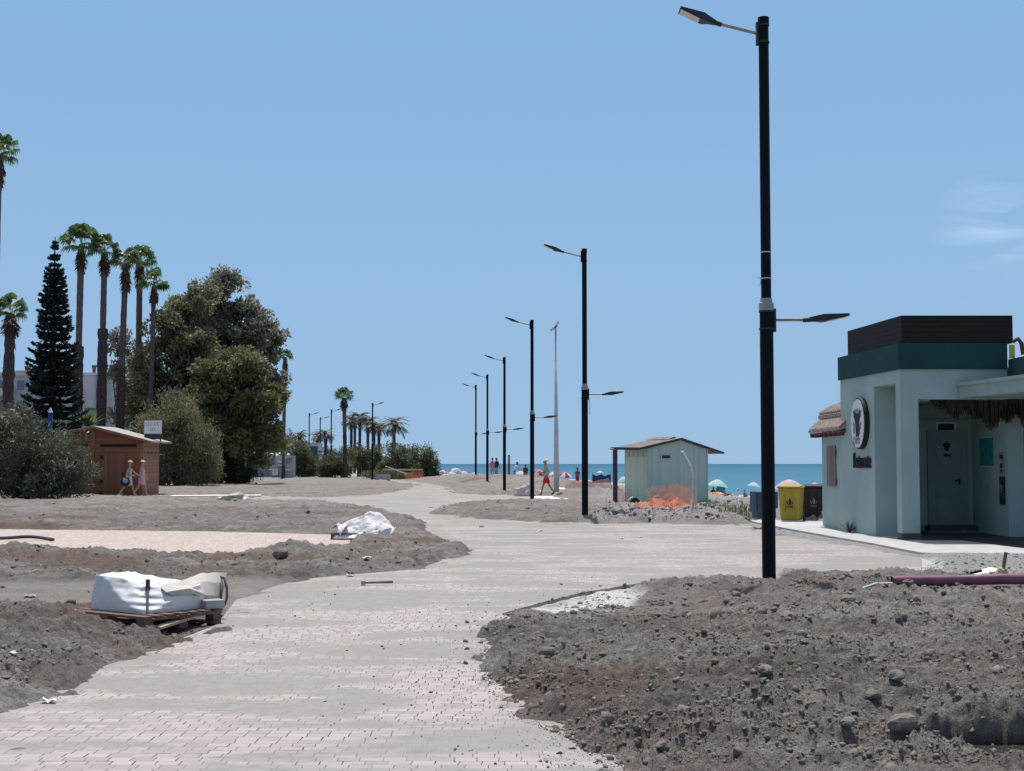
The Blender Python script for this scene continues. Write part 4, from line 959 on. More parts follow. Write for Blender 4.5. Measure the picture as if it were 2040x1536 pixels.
def sheet(name, ctrl, m, parent, amp=.02, seed=1, n=26, th=.006):
    C = np.array(ctrl, float); a, b = C.shape[:2]             # bilinear-spline patch through control rows
    def up(C, n):
        t = np.linspace(0, C.shape[0]-1, n); out = []
        for v in t:
            i = min(int(v), C.shape[0]-2); f = v-i; f = f*f*(3-2*f); out.append(C[i]*(1-f)+C[i+1]*f)
        return np.array(out)
    Gd = up(C, n); Gd = up(Gd.transpose(1, 0, 2), n).transpose(1, 0, 2)
    Gd[..., 2] += amp*(np.abs(fbm(Gd[..., 0]*7, Gd[..., 1]*7+Gd[..., 2]*5, seed, 3))*2-.5)
    Gd[..., 1] += amp*.6*fbm(Gd[..., 0]*6, Gd[..., 2]*7, seed+3, 3)
    mb = MB(); mb.grid(Gd); o = mb.build(name, m, parent, smooth=True)
    sd = o.modifiers.new('s', 'SOLIDIFY'); sd.thickness = th
    return o
# beige flap lifting off the far right end, and a strip of cloth folded along the top
def wc(rows, par):
    Mi = Matrix.LocRotScale(par.location, par.rotation_euler, par.scale).inverted(); return [[tuple(Mi @ P(*q)) for q in r] for r in rows]
sheet('flap', wc([[(318, 1166, 14.1), (352, 1160, 14.3), (404, 1143, 14.62), (452, 1141, 14.9)], [(322, 1172, 14.0), (362, 1168, 14.2), (415, 1158, 14.5), (449, 1164, 14.8)], [(330, 1180, 13.95), (378, 1172, 14.1), (418, 1188, 14.4), (441, 1187, 14.7)], [(345, 1186, 14.0), (385, 1182, 14.15), (412, 1196, 14.4), (430, 1194, 14.6)]], bg1), 'bag_beige', bg1, .012, 5)
sheet('folded_edge', wc([[(194, 1146, 14.75), (230, 1141, 14.9), (270, 1140, 14.9)], [(197, 1150, 14.45), (240, 1152, 14.5), (277, 1153, 14.5)], [(200, 1156, 14.25), (245, 1166, 14.2), (286, 1171, 14.05)]], bg1), 'bag_white', bg1, .022, 9)
sheet('folded_edge', wc([[(270, 1154, 14.7), (300, 1158, 14.7), (330, 1162, 14.6)], [(272, 1162, 14.3), (300, 1168, 14.25), (330, 1172, 14.2)]], bg1), 'bag_white', bg1, .02, 12)
s = MB(); s.tube([q for q in wc([[(436, 1148, 14.8), (447, 1152, 14.75), (452, 1170, 14.7), (452, 1192, 14.65), (447, 1206, 14.6), (440, 1200, 14.6), (441, 1180, 14.65), (442, 1160, 14.7)]], bg1)[0]], .014, 8); s.build('handle_loop', 'strap_dark', bg1, smooth=True)
cpx, cpy = .47*.91, -.39*.91
s = MB()
for i in range(10):
    v0, v1 = i/10, (i+1)/10; f0, f1 = 1.01-.52*v0-.05*v0*v0, 1.01-.52*v1-.05*v1*v1
    s.tube([(cpx*f0+.012, cpy*f0-.012, .28*v0), (cpx*f1+.012, cpy*f1-.012, .28*v1)], .013, 6)
s.build('strap', 'strap_dark', bg1)
s = MB(); s.box(-.022, .022, -.022, .02, .17, .28, 0, Matrix.Translation((cpx*.54, cpy*.54, .03)) @ Matrix.Rotation(R(-40), 4, 'Z')); s.build('strap_buckle', 'strap_dark', bg1)
tag(MB().box(-.1, .1, -.08, .08, 0, .085).build('concrete_block', 'block_grey', None, loc=(-3.02, 14.28, PZ+.147), rz=R(35), bevel=.008), 'small grey concrete block on the pallet end beside the slumped sack', 'block')
s = MB(); s.box(-.035, .035, -.42, .42, 0, .025); o = tag(s.build('loose_plank', 'fresh_wood', None, loc=(-3.2, 13.95, .07), rz=R(-27)), 'short pale plank leaning against the near pallet corner', 'plank'); o.rotation_euler = (R(7), R(8), R(-27))
# second sack
pl2 = pallet('pallet', 'reddish pallet mostly hidden under the crumpled white cover on the soil tongue', (-3.30, 30.05, .0), R(6), 1.1, .8)
bg2 = thing('bulk_sack', 'tent shaped crumpled white sack covering a pallet on the tongue of soil', 'sack', (-3.14, 29.95, .03), R(-4), 'white bulk sacks on pallets')
V, Fq = bag_mesh(.60, .45, (.34, .24, .10, .22), .36, -math.pi/2, .30, 23, .036, [(.0, .15, .4, .16), (.32, .12, .25, .10)], .14, False)
nmesh('sack_body', V, Fq, 'bag_white', bg2, smooth=True)
sheet('flap', [[(.30, -.42, .28), (.42, -.30, .32), (.5, .1, .30)], [(.44, -.46, .16), (.60, -.34, .24), (.66, 0, .2)], [(.40, -.5, .02), (.58, -.42, .02), (.72, -.2, .24)]], 'bag_white', bg2, .02, 15)
sheet('trailing_edge', [[(-.68, -.3, .20), (-.60, -.1, .22), (-.5, .1, .2)], [(-.52, -.34, .30), (-.5, -.1, .3), (-.4, .1, .26)], [(-.42, -.44, .05), (-.36, -.46, .2), (-.26, -.3, .34)]], 'bag_white', bg2, .03, 17)
# maroon duct with a cable coming out of it
p0 = P(1778, 1193, 16.6)
t = thing('conduit', 'maroon plastic conduit lying on the soil with a pale cable poking out', 'conduit', (p0.x, 16.6, 0))
pts = [(0, 0, .10), (.4, .02, .105), (.8, .02, .11), (1.3, -.02, .13), (1.9, -.04, .125), (2.6, -.1, .10), (3.4, -.3, .09)]
pp = []
for (a, b) in zip(pts, pts[1:]):
    for f in np.linspace(0, 1, 14, endpoint=False): pp.append(tuple(np.array(a)*(1-f)+np.array(b)*f))
zt = [tz(p0.x+q[0], 16.6+q[1]) for q in pp]; z0 = max(np.percentile(zt, 75), .03)
pp = [(q[0], q[1], q[2]-.05+z0) for q in pp]
MB().tube(pp, [.062+.0022*(i % 2) for i in range(len(pp))], 16, caps=False).build('duct', 'pipe_maroon', t, smooth=True)
MB().tube([(q[0], q[1], q[2]) for q in pp[:4]], .05, 12).build('duct_bore', 'hole_dark', t)
zc = pp[0][2]
MB().tube([(.12, 0, zc-.02), (-.06, -.01, zc-.025), (-.2, -.02, zc-.03), (-.33, -.04, zc-.07), (-.46, -.06, zc-.115)], [.016]*4+[.02], 8).build('cable', 'cable_pale', t, smooth=True)
# curved grey pipes near the shed
def pipe(label, pts, r, m, name='bent_pipe', cat='pipe', n=8):
    q = [Vector(p) for p in pts]; out = []
    for i in range(len(q)-1):
        a, b, c, d = q[max(i-1, 0)], q[i], q[i+1], q[min(i+2, len(q)-1)]
        for f in np.linspace(0, 1, 8, endpoint=False):
            out.append(.5*((2*b)+(c-a)*f+(2*a-5*b+4*c-d)*f*f+(3*b-a-3*c+d)*f**3))
    out.append(q[-1]); o_ = out[0].copy()
    return tag(MB().tube([p-o_ for p in out], r, n).build(name, m, None, loc=o_, smooth=True), label, cat)
pipe('long bent grey pipe standing up out of the rubble in front of the green shed', [P(1371, 1042, 39.3), P(1379, 1005, 39.6), P(1381, 970, 39.8), P(1376, 935, 40), P(1358, 900, 40.2)], .055, 'pipe_grey')
pipe('looped grey pipe curling over the stones near the litter bin', [P(1462, 1018, 43)+Vector((0, 0, .0)), P(1440, 1018, 42), P(1426, 1024, 41), P(1430, 1036, 40), P(1443, 1047, 38.6), P(1452, 1053, 37.6)], .045, 'pipe_grey')
pipe('black hose lying across the pinkish side path', [P(-60, 1076, 29.2)+Vector((0, 0, .05)), P(0, 1077, 29.2)+Vector((0, 0, .05)), P(60, 1075, 29.4)+Vector((0, 0, .06)), P(106, 1079, 29)+Vector((0, 0, .04))], .035, 'strap_dark', 'hose', 'hose')
# odd pieces of wood and board at the right
g = G(1935, 1158); zt = tz(g.x, g.y)
o = tag(MB().box(-.42, .42, -.13, .13, 0, .025).build('board', 'board_white', None, loc=(P(1930, 1160, 19.2).x, 19.2, .06), bevel=.004), 'white board lying tilted on the gravel behind the maroon conduit', 'board'); o.rotation_euler = (R(4), R(-13), R(12))
o = tag(MB().box(-.26, .26, -.02, .02, 0, .03).build('bar', 'hole_dark', None, loc=(P(1920, 1155, 18.95).x, 18.95, .10)), 'short dark bar lying across the white board', 'bar'); o.rotation_euler = (0, R(-12), R(6))
t = thing('marker_stake', 'broken beige post stub with a thin dark stick tied on, upright in the gravel', 'stake', (P(1993, 1165, 18.6).x, 18.6, -.03), 0)
s = MB(); s.tube([(-.03, 0, 0), (-.02, 0, .1), (.04, 0, .23), (.055, 0, .26)], [.085, .095, .075, .05], 7); s.build('stub', 'post_beige', t)
s = MB(); s.tube([(0, -.02, .1), (.04, -.02, .28), (.075, -.02, .47)], .024, 7); s.build('stick', 'stick', t)
tag(MB().ell((0, 0, .05), (.11, .08, .06), 9, 6).build('rock', 'block_grey', None, loc=(P(1965, 1152, 19).x, 19, .03)), 'dark lump of rubble between the white board and the post stub', 'rock', 'larger rocks lying in the soil')
# hammer-like tool on the paving
g = G(745, 1166)
t = thing('hand_tool', 'long handled mason hammer lying on the paving near the soil tongue', 'hammer', (g.x, g.y, .012), R(7))
MB().tube([(-.12, 0, .02), (.25, 0, .03)], [.012, .018], 8).build('handle', 'stick', t)
MB().box(-.17, -.11, -.06, .06, 0, .05).build('head', 'block_grey', t, bevel=.006)
# larger rocks in the near soil
def rock(px, py, r, label, sq=.7, m='clod'):
    gx_, gy_, z = GT(px, py)
    mb = MB(); mb.ell((0, 0, 0), (r*1.25, r, r*sq), 11, 8)
    v = np.array(mb.v); d = fbm(v[:, 0]/r*1.3+px, v[:, 1]/r*1.3+v[:, 2]/r*2, 5, 3)
    mb.v = [tuple(p) for p in v*(1+.42*d)[:, None]]
    o = mb.build('rock', m, None, loc=(gx_, gy_, z+r*sq*.35), rz=rng.uniform(0, 3)); tag(o, label, 'rock', 'larger rocks lying in the soil')
for a in ((1800, 1452, .085, 'big angular rock on the near rim of the dug hole'), (1738, 1392, .05, 'dark rock, tilted, uphill of the dug hole'), (1690, 1446, .04, 'small blocky dark rock a step left of the biggest rock'), (1524, 1338, .05, 'pale topped rock in the middle of the soil heap'),
          (1786, 1352, .05, 'flat dark rock right of the soil heap'), (1466, 1186, .05, 'pale stone lying near the lamp foot'), (1690, 1197, .075, 'round dark stone just left of the conduit cable'), (1092, 1305, .06, 'dark stone at the soil edge beside the bricks'), (1320, 1490, .04, 'low dark stone at the front of the soil heap'),
          (560, 1108, .12, 'largest clod on the ridge below the pink side path'), (1810, 1166, .06, 'dark clod behind the conduit')): rock(*a)
# white scraps
def scrap(px, py, w, label, m='board_white', name='scrap'):
    gx_, gy_, z = GT(px, py); z += .004; n = 5
    A = np.zeros((n, n, 3)); u = np.linspace(-.5, .5, n); A[..., 0] = u[None]*w; A[..., 1] = u[:, None]*w*.7; A[..., 2] = (np.abs(fbm(A[..., 0]*40+px, A[..., 1]*40, 3, 2)))*w*.4; A[..., 2] -= A[..., 2].min()+.004
    A[..., 0] += fbm(A[..., 1]*30, A[..., 0]*10+py, 9, 2)*w*.3
    mb = MB(); mb.grid(A); o = mb.build(name, m, None, loc=(gx_, gy_, z)); o.modifiers.new('s', 'SOLIDIFY').thickness = -.008
    tag(o, label, 'litter', 'pale scraps of litter on the ground')
for a in ((960, 1052, .14, 'white scrap lying mid path, below the soil island tip'), (1076, 1060, .11, 'white scrap on the paving left of the second lamp foot'), (1238, 1076, .08, 'tiny white scrap on the paving right of the second lamp'), (1276, 1073, .07, 'flat pale chip on the paving towards the shed'), (98, 1402, .10, 'white paper scrap at the near soil edge'),
          (730, 1113, .12, 'white scrap on the soil tongue'), (697, 1151, .11, 'pale scrap between the hammer and the soil tongue'), (1545, 1046, .15, 'white plastic piece beside the weeds by the litter bin'), (26, 1303, .07, 'tiny white scrap on the dark soil')): scrap(*a)
scrap(61, 1190, .12, 'crumpled turquoise wrapper on the soil left of the pallet', 'cable_pale')
scrap(383, 969, .5, 'white rounded lump at the shaded edge below the big trees', 'dome_white')
scrap(470, 996, 1.2, 'torn white sheet on the soil right of the brown hut', 'board_white')
# concrete strips
def strip(label, pxs, y0, y1, z=.05, m='concrete_white', name='concrete_slab'):
    a = [G0(*p) for p in pxs]; cx = sum(p[0] for p in a)/len(a); cy = sum(p[1] for p in a)/len(a)
    if sum(a[i][0]*a[(i+1) % len(a)][1]-a[(i+1) % len(a)][0]*a[i][1] for i in range(len(a))) < 0: a = a[::-1]
    o = MB().prism([(p[0]-cx, p[1]-cy) for p in a], -.15, z).build(name, m, None, loc=(cx, cy, 0)); tag(o, label, 'slab', 'white concrete strips by the crossing')
strip('white concrete strip at the walking man\'s feet', [(1062, 997), (1132, 997), (1136, 991), (1064, 991)], 0, 0, .06)
strip('white kerb piece right of the second lamp, below the gravel heap', [(1136, 1002.5), (1196, 1003), (1194, 999), (1136, 999)], 0, 0, .08)
strip('thin white kerb in front of the third lamp', [(1050, 1003), (1124, 1003), (1124, 1000.5), (1050, 1000.5)], 0, 0, .06)
strip('pale kerb beside the brown hut', [(318, 991.5), (520, 990), (520, 988.5), (318, 989.5)], 0, 0, .08)
strip('short white block before the floodlight mast', [(1102, 981), (1126, 981), (1124, 977), (1102, 977)], 0, 0, .18)
# ================================================================ foliage
def leaves(cent, rad, n_each, L, W, bias=.25, droop=0, seed=0):
    """small rhombic leaves scattered round clump centres"""
    r = np.random.default_rng(seed)
    cent = np.asarray(cent, float); k = len(cent); N = k*n_each
    rad = np.broadcast_to(np.asarray(rad, float).reshape(k, -1) if np.ndim(rad) > 0 else np.full((k, 1), rad), (k, 3) if np.ndim(rad) > 1 else (k, 1))
    d = r.normal(size=(N, 3)); d /= np.linalg.norm(d, axis=1)[:, None]
    rr = r.random(N)**(1/2.2)
    base = np.repeat(cent, n_each, 0); pos = base+d*rr[:, None]*np.repeat(rad, n_each, 0)
    a = d*.6+r.normal(size=(N, 3))*.7; a[:, 2] += bias-droop; a /= np.linalg.norm(a, axis=1)[:, None]
    b = np.cross(a, r.normal(size=(N, 3))); b /= np.linalg.norm(b, axis=1)[:, None]
    s = r.uniform(.6, 1.3, N)[:, None]
    V = np.stack([pos, pos+a*L*.5*s+b*W*.5*s, pos+a*L*s, pos+a*L*.5*s-b*W*.5*s], 1).reshape(-1, 3)
    ct = np.repeat(r.random(k), n_each)
    return V, np.arange(4*N).reshape(N, 4), np.clip(ct*.55+r.random(N)*.5, 0, 1)
def crown_clumps(ells, n, seed, shell=.55):
    r = np.random.default_rng(seed); out = []
    vol = np.array([e[3]*e[4]*e[5] for e in ells])**(2/3.); vol /= vol.sum()
    for e, f in zip(ells, vol):
        k = max(3, int(n*f)); d = r.normal(size=(k, 3)); d /= np.linalg.norm(d, axis=1)[:, None]
        rr = shell+(1-shell)*r.random(k)**.7; rr *= 1+.16*r.normal(size=k)*.7
        out.append(np.array(e[:3])+d*rr[:, None]*np.array(e[3:6]))
    return np.concatenate(out)
def lobes(ells, n, seed, lobe_r=1.15, keep=.75):
    """boughs: clumps gathered round a few dozen bough ends, so hollows stay between them"""
    r = np.random.default_rng(seed+99); nl = max(18, n//9); A = crown_clumps([(*q[:3], max(.35, q[3]-.75), max(.35, q[4]-.6), max(.35, q[5]-.6)) for q in ells], nl, seed, keep); out = []
    for c in A:
        k = max(4, n//len(A)+r.integers(-3, 4)); d = r.normal(size=(k, 3)); d[:, 2] = np.abs(d[:, 2])*.8-.25; d /= np.linalg.norm(d, axis=1)[:, None]
        out.append(c+d*(lobe_r*r.uniform(.6, 1.25))*r.random(k)[:, None]**.5*np.array([1.1, 1.1, .75]))
    return np.concatenate(out)
def tree(name, label, cat, px, Y, ells_px, n, n_each, L, W, m, trunk_r=.3, clump=.6, seed=1, group=None, shell=.5, lean=0, bias=.25, trunks=1, limbs=14, bark='bark', zbase=None, flower=None):
    """ells_px: (px, py, rx, ry[, depth offset]) of each crown mass as seen in the photograph, at distance Y"""
    x0 = X(px, Y); z0 = gz(x0, Y) if zbase is None else zbase
    t = thing(name, label, cat, (x0, Y, z0), 0, group)
    k = Y/FP; ells = []
    for e in ells_px:
        c = P(e[0], e[1], Y); dy = e[4] if len(e) > 4 else 0; rx = e[2]*k; rz_ = e[3]*k
        ells.append((c.x-x0, dy, c.z-z0, rx, (rx+rz_)*.5, rz_))
    C = lobes(ells, int(n*1.55), seed) if cat == 'tree' else crown_clumps(ells, n, seed, shell)
    C[:, 2] = np.maximum(C[:, 2], .12)
    if cat == 'tree': L, W, n_each, clump = L*1.1, W*1.35, int(n_each*.8), clump*.6
    r = np.random.default_rng(seed+50)
    V, Fq, lv = leaves(C, clump*r.uniform(.55, 1.3, (len(C), 1)), n_each, L, W, bias, 0, seed)
    V[:, 2] = np.maximum(V[:, 2], -.05)
    nmesh('crown' if cat == 'tree' else 'foliage', V, Fq, m, t, lv=lv)
    s = MB(); top = max(c[2] for c in C)
    for q in range(trunks):
        ox = r.uniform(-.5, .5)*trunk_r*4*(trunks > 1); tgt = ells[q % len(ells)]
        hub = Vector((tgt[0]*.8, tgt[1]*.6, tgt[2]*.75))
        pts = [Vector((ox, r.uniform(-.3, .3)*(trunks > 1), -.2))]; pts += [pts[0].lerp(hub, f)+Vector((r.normal()*.12, r.normal()*.1, 0))*trunk_r*3 for f in (.25, .5, .75)]+[hub]
        s.tube(pts, [trunk_r*1.25, trunk_r, trunk_r*.8, trunk_r*.62, trunk_r*.4], 9)
        sel = r.permutation(len(C))[:limbs]
        for i in sel:
            f = r.uniform(.35, 1); a = pts[1].lerp(hub, f); e = Vector(C[i]); md = a.lerp(e, .5)+Vector((r.normal()*.2, r.normal()*.2, .15*(e-a).length))
            s.tube([a, md, e], [trunk_r*.34, trunk_r*.2, trunk_r*.06], 5)
    s.build('trunk' if cat == 'tree' else 'stem', bark, t, smooth=True)
    return t
GT = 'big leafy trees behind the timber hut'
tree('broadleaf_tree', 'tallest grey green tree with a dark straight trunk showing through its open top', 'tree', 446, 116,
     [(450, 575, 38, 40), (430, 620, 60, 45), (482, 640, 45, 50), (420, 585, 40, 38), (405, 640, 50, 60), (450, 700, 80, 60), (500, 690, 35, 50)], 280, 95, .30, .13, 'leaf_tamarisk', .42, .95, 11, GT, .25, limbs=40)
tree('broadleaf_tree', 'wide olive toned tree with dense mottled crown just behind the fan palms', 'tree', 400, 109,
     [(345, 640, 52, 62), (395, 590, 45, 45), (330, 720, 60, 60), (390, 700, 60, 70), (350, 790, 75, 60), (290, 780, 45, 70), (400, 860, 70, 60), (300, 870, 50, 50)], 400, 100, .28, .12, 'leaf_olive', .45, .9, 12, GT, .3, limbs=40, trunks=2)
tree('broadleaf_tree', 'greenest broad tree with a rounded low crown, standing in front of the others', 'tree', 455, 105,
     [(470, 735, 62, 50), (420, 770, 50, 55), (505, 790, 52, 70), (460, 830, 70, 60), (525, 830, 34, 60), (535, 875, 22, 40), (470, 900, 50, 45), (505, 890, 40, 50)], 400, 110, .27, .12, 'leaf_green', .5, .85, 13, GT, .35, limbs=40, trunks=3)
tree('broadleaf_tree', 'thin topped tree leaning out at the sea side edge of the grove', 'tree', 492, 119,
     [(530, 665, 28, 28), (540, 690, 16, 40), (510, 660, 25, 30), (532, 730, 26, 50), (542, 780, 14, 60)], 95, 85, .28, .12, 'leaf_tamarisk', .25, .8, 14, GT, .2, limbs=30)
tree('broadleaf_tree', 'sparse pale tree glimpsed between the fan palm trunks', 'tree', 235, 124,
     [(238, 690, 25, 35), (268, 720, 32, 45), (225, 760, 26, 60), (262, 800, 40, 50), (246, 845, 40, 30)], 90, 70, .28, .12, 'leaf_tamarisk', .22, .9, 15, GT, .2, limbs=30)
tree('tamarisk_bush', 'big feathery tamarisk bush reaching to the ground beside the timber hut', 'bush', 360, 97,
     [(345, 830, 40, 45), (310, 850, 35, 40), (375, 880, 45, 60), (335, 910, 50, 55), (395, 920, 42, 45), (350, 950, 60, 30), (415, 905, 18, 40)], 320, 110, .30, .055, 'leaf_olive', .12, .65, 16, None, .45, bias=.8, trunks=4, limbs=10)
tree('tamarisk_bush', 'dark low shrub in the shade at the foot of the big trees', 'bush', 478, 104, [(470, 945, 30, 22), (440, 945, 40, 25), (500, 945, 14, 14), (420, 930, 30, 30)], 110, 90, .26, .07, 'leaf_pine', .1, .5, 17, None, .4, trunks=2, limbs=6)
tree('oleander_bush', 'large pale speckled oleander bush left of the timber hut', 'bush', 60, 61.5,
     [(40, 905, 80, 75), (110, 915, 62, 68), (-40, 900, 70, 80), (150, 955, 40, 40), (60, 960, 110, 40), (20, 850, 50, 35), (-110, 900, 80, 90)], 560, 85, .20, .05, 'leaf_oleander', .06, .42, 18, None, .55, bias=.55, trunks=6, limbs=10)
# hedges and shrubs of the far promenade
GH = 'rounded shrubs along the far promenade'
for i, (px, Y, el, lb) in enumerate((
    (790, 150, [(785, 920, 30, 36), (770, 940, 20, 20), (805, 930, 24, 28)], 'rounded olive green shrub behind the single armed lamp'),
    (842, 152, [(835, 915, 28, 30), (856, 930, 20, 30), (862, 945, 14, 16), (822, 930, 20, 28)], 'rounded shrub at the sea end of the hedge row'),
    (668, 158, [(662, 930, 24, 20), (650, 938, 18, 14), (684, 932, 16, 18)], 'clipped dark shrub left of the lone fan palm trunk'),
    (715, 175, [(712, 915, 22, 26), (735, 920, 24, 24), (748, 905, 14, 20)], 'dark shrub mass right of the lone fan palm trunk'),
    (612, 165, [(600, 910, 20, 28), (620, 930, 24, 20), (606, 938, 22, 14)], 'yellowish shrub beside the white block wall'),
    (580, 230, [(575, 885, 26, 22), (600, 895, 20, 18)], 'far dark green bushes seen over the white block wall'),
    (530, 215, [(530, 890, 40, 28), (560, 880, 20, 18), (500, 880, 40, 30)], 'far tree mass in shade behind the white block wall'),
    (655, 240, [(650, 905, 30, 16), (690, 902, 18, 12)], 'low far shrub below the far date palms'))):
    tree('shrub', lb, 'shrub', px, Y, el, 150 if i < 5 else 90, 60, .24, .12, 'leaf_hedge', .1, .5, 30+i, GH, .45, trunks=2, limbs=6)
tree('shrub', 'low green lawn shrub in front of the round hedges', 'shrub', 760, 146, [(760, 948, 40, 7), (800, 950, 30, 7)], 60, 60, .2, .08, 'leaf_grass', .04, .3, 44, GH, .4, trunks=1, limbs=3)
# ---------------------------------------------------------------- fan palms
def fan_crown(seed, n=26, R_=1.0):
    r = np.random.default_rng(seed); V = []; lv = []
    for k in range(n):
        a = r.uniform(0, 6.28); e = r.uniform(-.3, 1.5); d = np.array([math.cos(a)*math.cos(e), math.sin(a)*math.cos(e), math.sin(e)])
        pl = R_*r.uniform(.45, .7); p = d*pl; side = np.cross(d, [0, 0, 1.]); side /= np.linalg.norm(side)+1e-9; up = np.cross(side, d)
        w = .012; V += [-side*w, side*w, p+side*w, p-side*w]; lv.append(.3)
        tone = r.random(); ns = 13; bl = R_*r.uniform(.55, .8); fold = r.uniform(.1, .45)
        for j in range(ns):
            q = (j/(ns-1)-.5)*2*1.45; dd = d*math.cos(q)+side*math.sin(q)-up*abs(math.sin(q))*fold
            l = bl*(.75+.25*math.cos(q)); m_ = p+dd*l*.6; tp = p+dd*l*.85+np.array([-.22, .05, -1.])*l*r.uniform(.2, .55)
            ww = np.cross(dd, up); ww /= np.linalg.norm(ww)+1e-9; ww *= l*.085
            V += [p-ww*.2, p+ww*.2, m_+ww, m_-ww, m_-ww, m_+ww, tp+ww*.12, tp-ww*.12]; lv += [tone*.8+.2*r.random()]*2
    return np.array(V), np.arange(len(V)).reshape(-1, 4), np.array(lv)
def skirt(seed, z0, z1, r0, r1, n):
    r = np.random.default_rng(seed); V = []; lv = []
    for k in range(n):
        f = r.random(); a = r.uniform(0, 6.28); rr = r0+(r1-r0)*math.sin(math.pi*min(1, f*.9+.1))
        o = np.array([math.cos(a), math.sin(a), 0]); p = o*r0*.7+np.array([0, 0, z0+(z1-z0)*f]); e = o*rr*r.uniform(.8, 1.15)+np.array([0, 0, z0+(z1-z0)*f-r.uniform(.2, .55)])
        s_ = np.array([-o[1], o[0], 0])*r.uniform(.03, .09); V += [p-s_, p+s_, e+s_*.6, e-s_*.6]; lv.append(r.random())
    return np.array(V), np.arange(len(V)).reshape(-1, 4), np.array(lv)
def fan_palm(label, px, pxtop, Y, top, neck, bulge, thick, w_thin, w_thick, seed, group, lean=0, crown_r=None):
    """rows of crown top, neck, lower end of the dead-frond bulge, upper end of the thick trunk; trunk widths in pixels"""
    k = Y/FP; x0 = X(px, Y); z0 = gz(x0, Y); zt, zn, zb, zk = (Z(q, Y)-z0 for q in (top, neck, bulge, thick))
    t = thing('fan_palm', label, 'palm tree', (x0, Y, z0), 0, group)
    dx = X(pxtop, Y)-x0; c = lambda z: (dx*max(0, min(1, z/zn))**1.6, 0, z)
    r = np.random.default_rng(seed); s = MB(); zs = np.linspace(-.2, zk, 30); s.tube([c(z) for z in zs], [w_thick*k*.5*(1.05-.12*i/30+.09*r.normal()) for i in range(30)], 9)
    s.build('thick_trunk', 'palm_bark_dark', t)
    tn = MB(); zs = np.linspace(zk-.1, zn, 24); tn.tube([c(z) for z in zs], [w_thin*k*.5*(1+.03*r.normal()) for i in zs], 9); tn.build('trunk', 'palm_bark', t)
    if zk > 1:
        V, Fq, lv = skirt(seed+3, .2, zk, w_thick*k*.45, w_thick*k*.62, int(26*zk)); V[:, 0] += dx*np.clip(V[:, 2]/zn, 0, 1)**1.6
        nmesh('leaf_bases', V, Fq, 'leaf_dead', t, lv=lv)
    V, Fq, lv = skirt(seed, zb, zn+.1, w_thin*k*.55, w_thin*k*1.15, 220); V[:, 0] += dx
    nmesh('dead_fronds', V, Fq, 'leaf_dead', t, lv=lv)
    R_ = crown_r if crown_r else (zt-zn)*.62
    V, Fq, lv = fan_crown(seed+9, 30, R_); V[:, 2] *= 1.0; V += np.array([dx, 0, zn+(zt-zn)*.16])
    nmesh('crown', V, Fq, 'leaf_palm', t, lv=lv)
    return t
GP = 'tall fan palms in a row on the left'
for a in (('enormous fan palm cut by the picture edge, its crown highest of all', -14, -12, 72, 236, 312, 360, 700, 12, 22, 61), ('shorter fan palm at the picture edge before the white building', 14, 17, 84, 568, 628, 660, 640, 19, 22, 62),
          ('tallest fan palm of the row, next to the dark pointed conifer', 153, 156, 103, 430, 496, 535, 690, 13, 20, 63), ('second fan palm from the conifer, trunk thick to mid height', 201, 203, 104, 455, 506, 540, 655, 12, 20, 64),
          ('slender fan palm, third from the conifer, leaning to the trees', 238, 246, 105, 478, 528, 575, 735, 12, 18, 65), ('fourth fan palm from the conifer, crown touching its slender neighbour', 274, 274, 109, 476, 526, 565, 700, 12, 17, 66),
          ('lowest fan palm of the row, half swallowed by the tree crowns', 299, 303, 106, 524, 570, 600, 880, 9, 10, 67)):
    fan_palm(*a, GP, crown_r=1.0 if 'picture edge' in a[0] else None)
fan_palm('thin fan palm with long dark dead frond skirt right of the big trees', 565, 567, 150, 688, 712, 765, 925, 7, 7, 68, GP)
fan_palm('lone fan palm with a ragged trunk standing free in the middle distance', 688, 685, 157, 763, 793, 812, 860, 8, 8, 69, GP, crown_r=1.05)
spiky('young_fan_palm', 'small bright green fan palm over the hut roof between the trunks', 'palm tree', (X(176, 95), 95, Z(850, 95)), 60, 1.5, .10, 'leaf_palm', (R(5), R(85)))
spiky('young_fan_palm', 'low yellow green palm tuft between the conifer and the hut roof', 'palm tree', (X(133, 94), 94, Z(862, 94)), 50, 1.2, .09, 'leaf_palm', (R(5), R(80)))
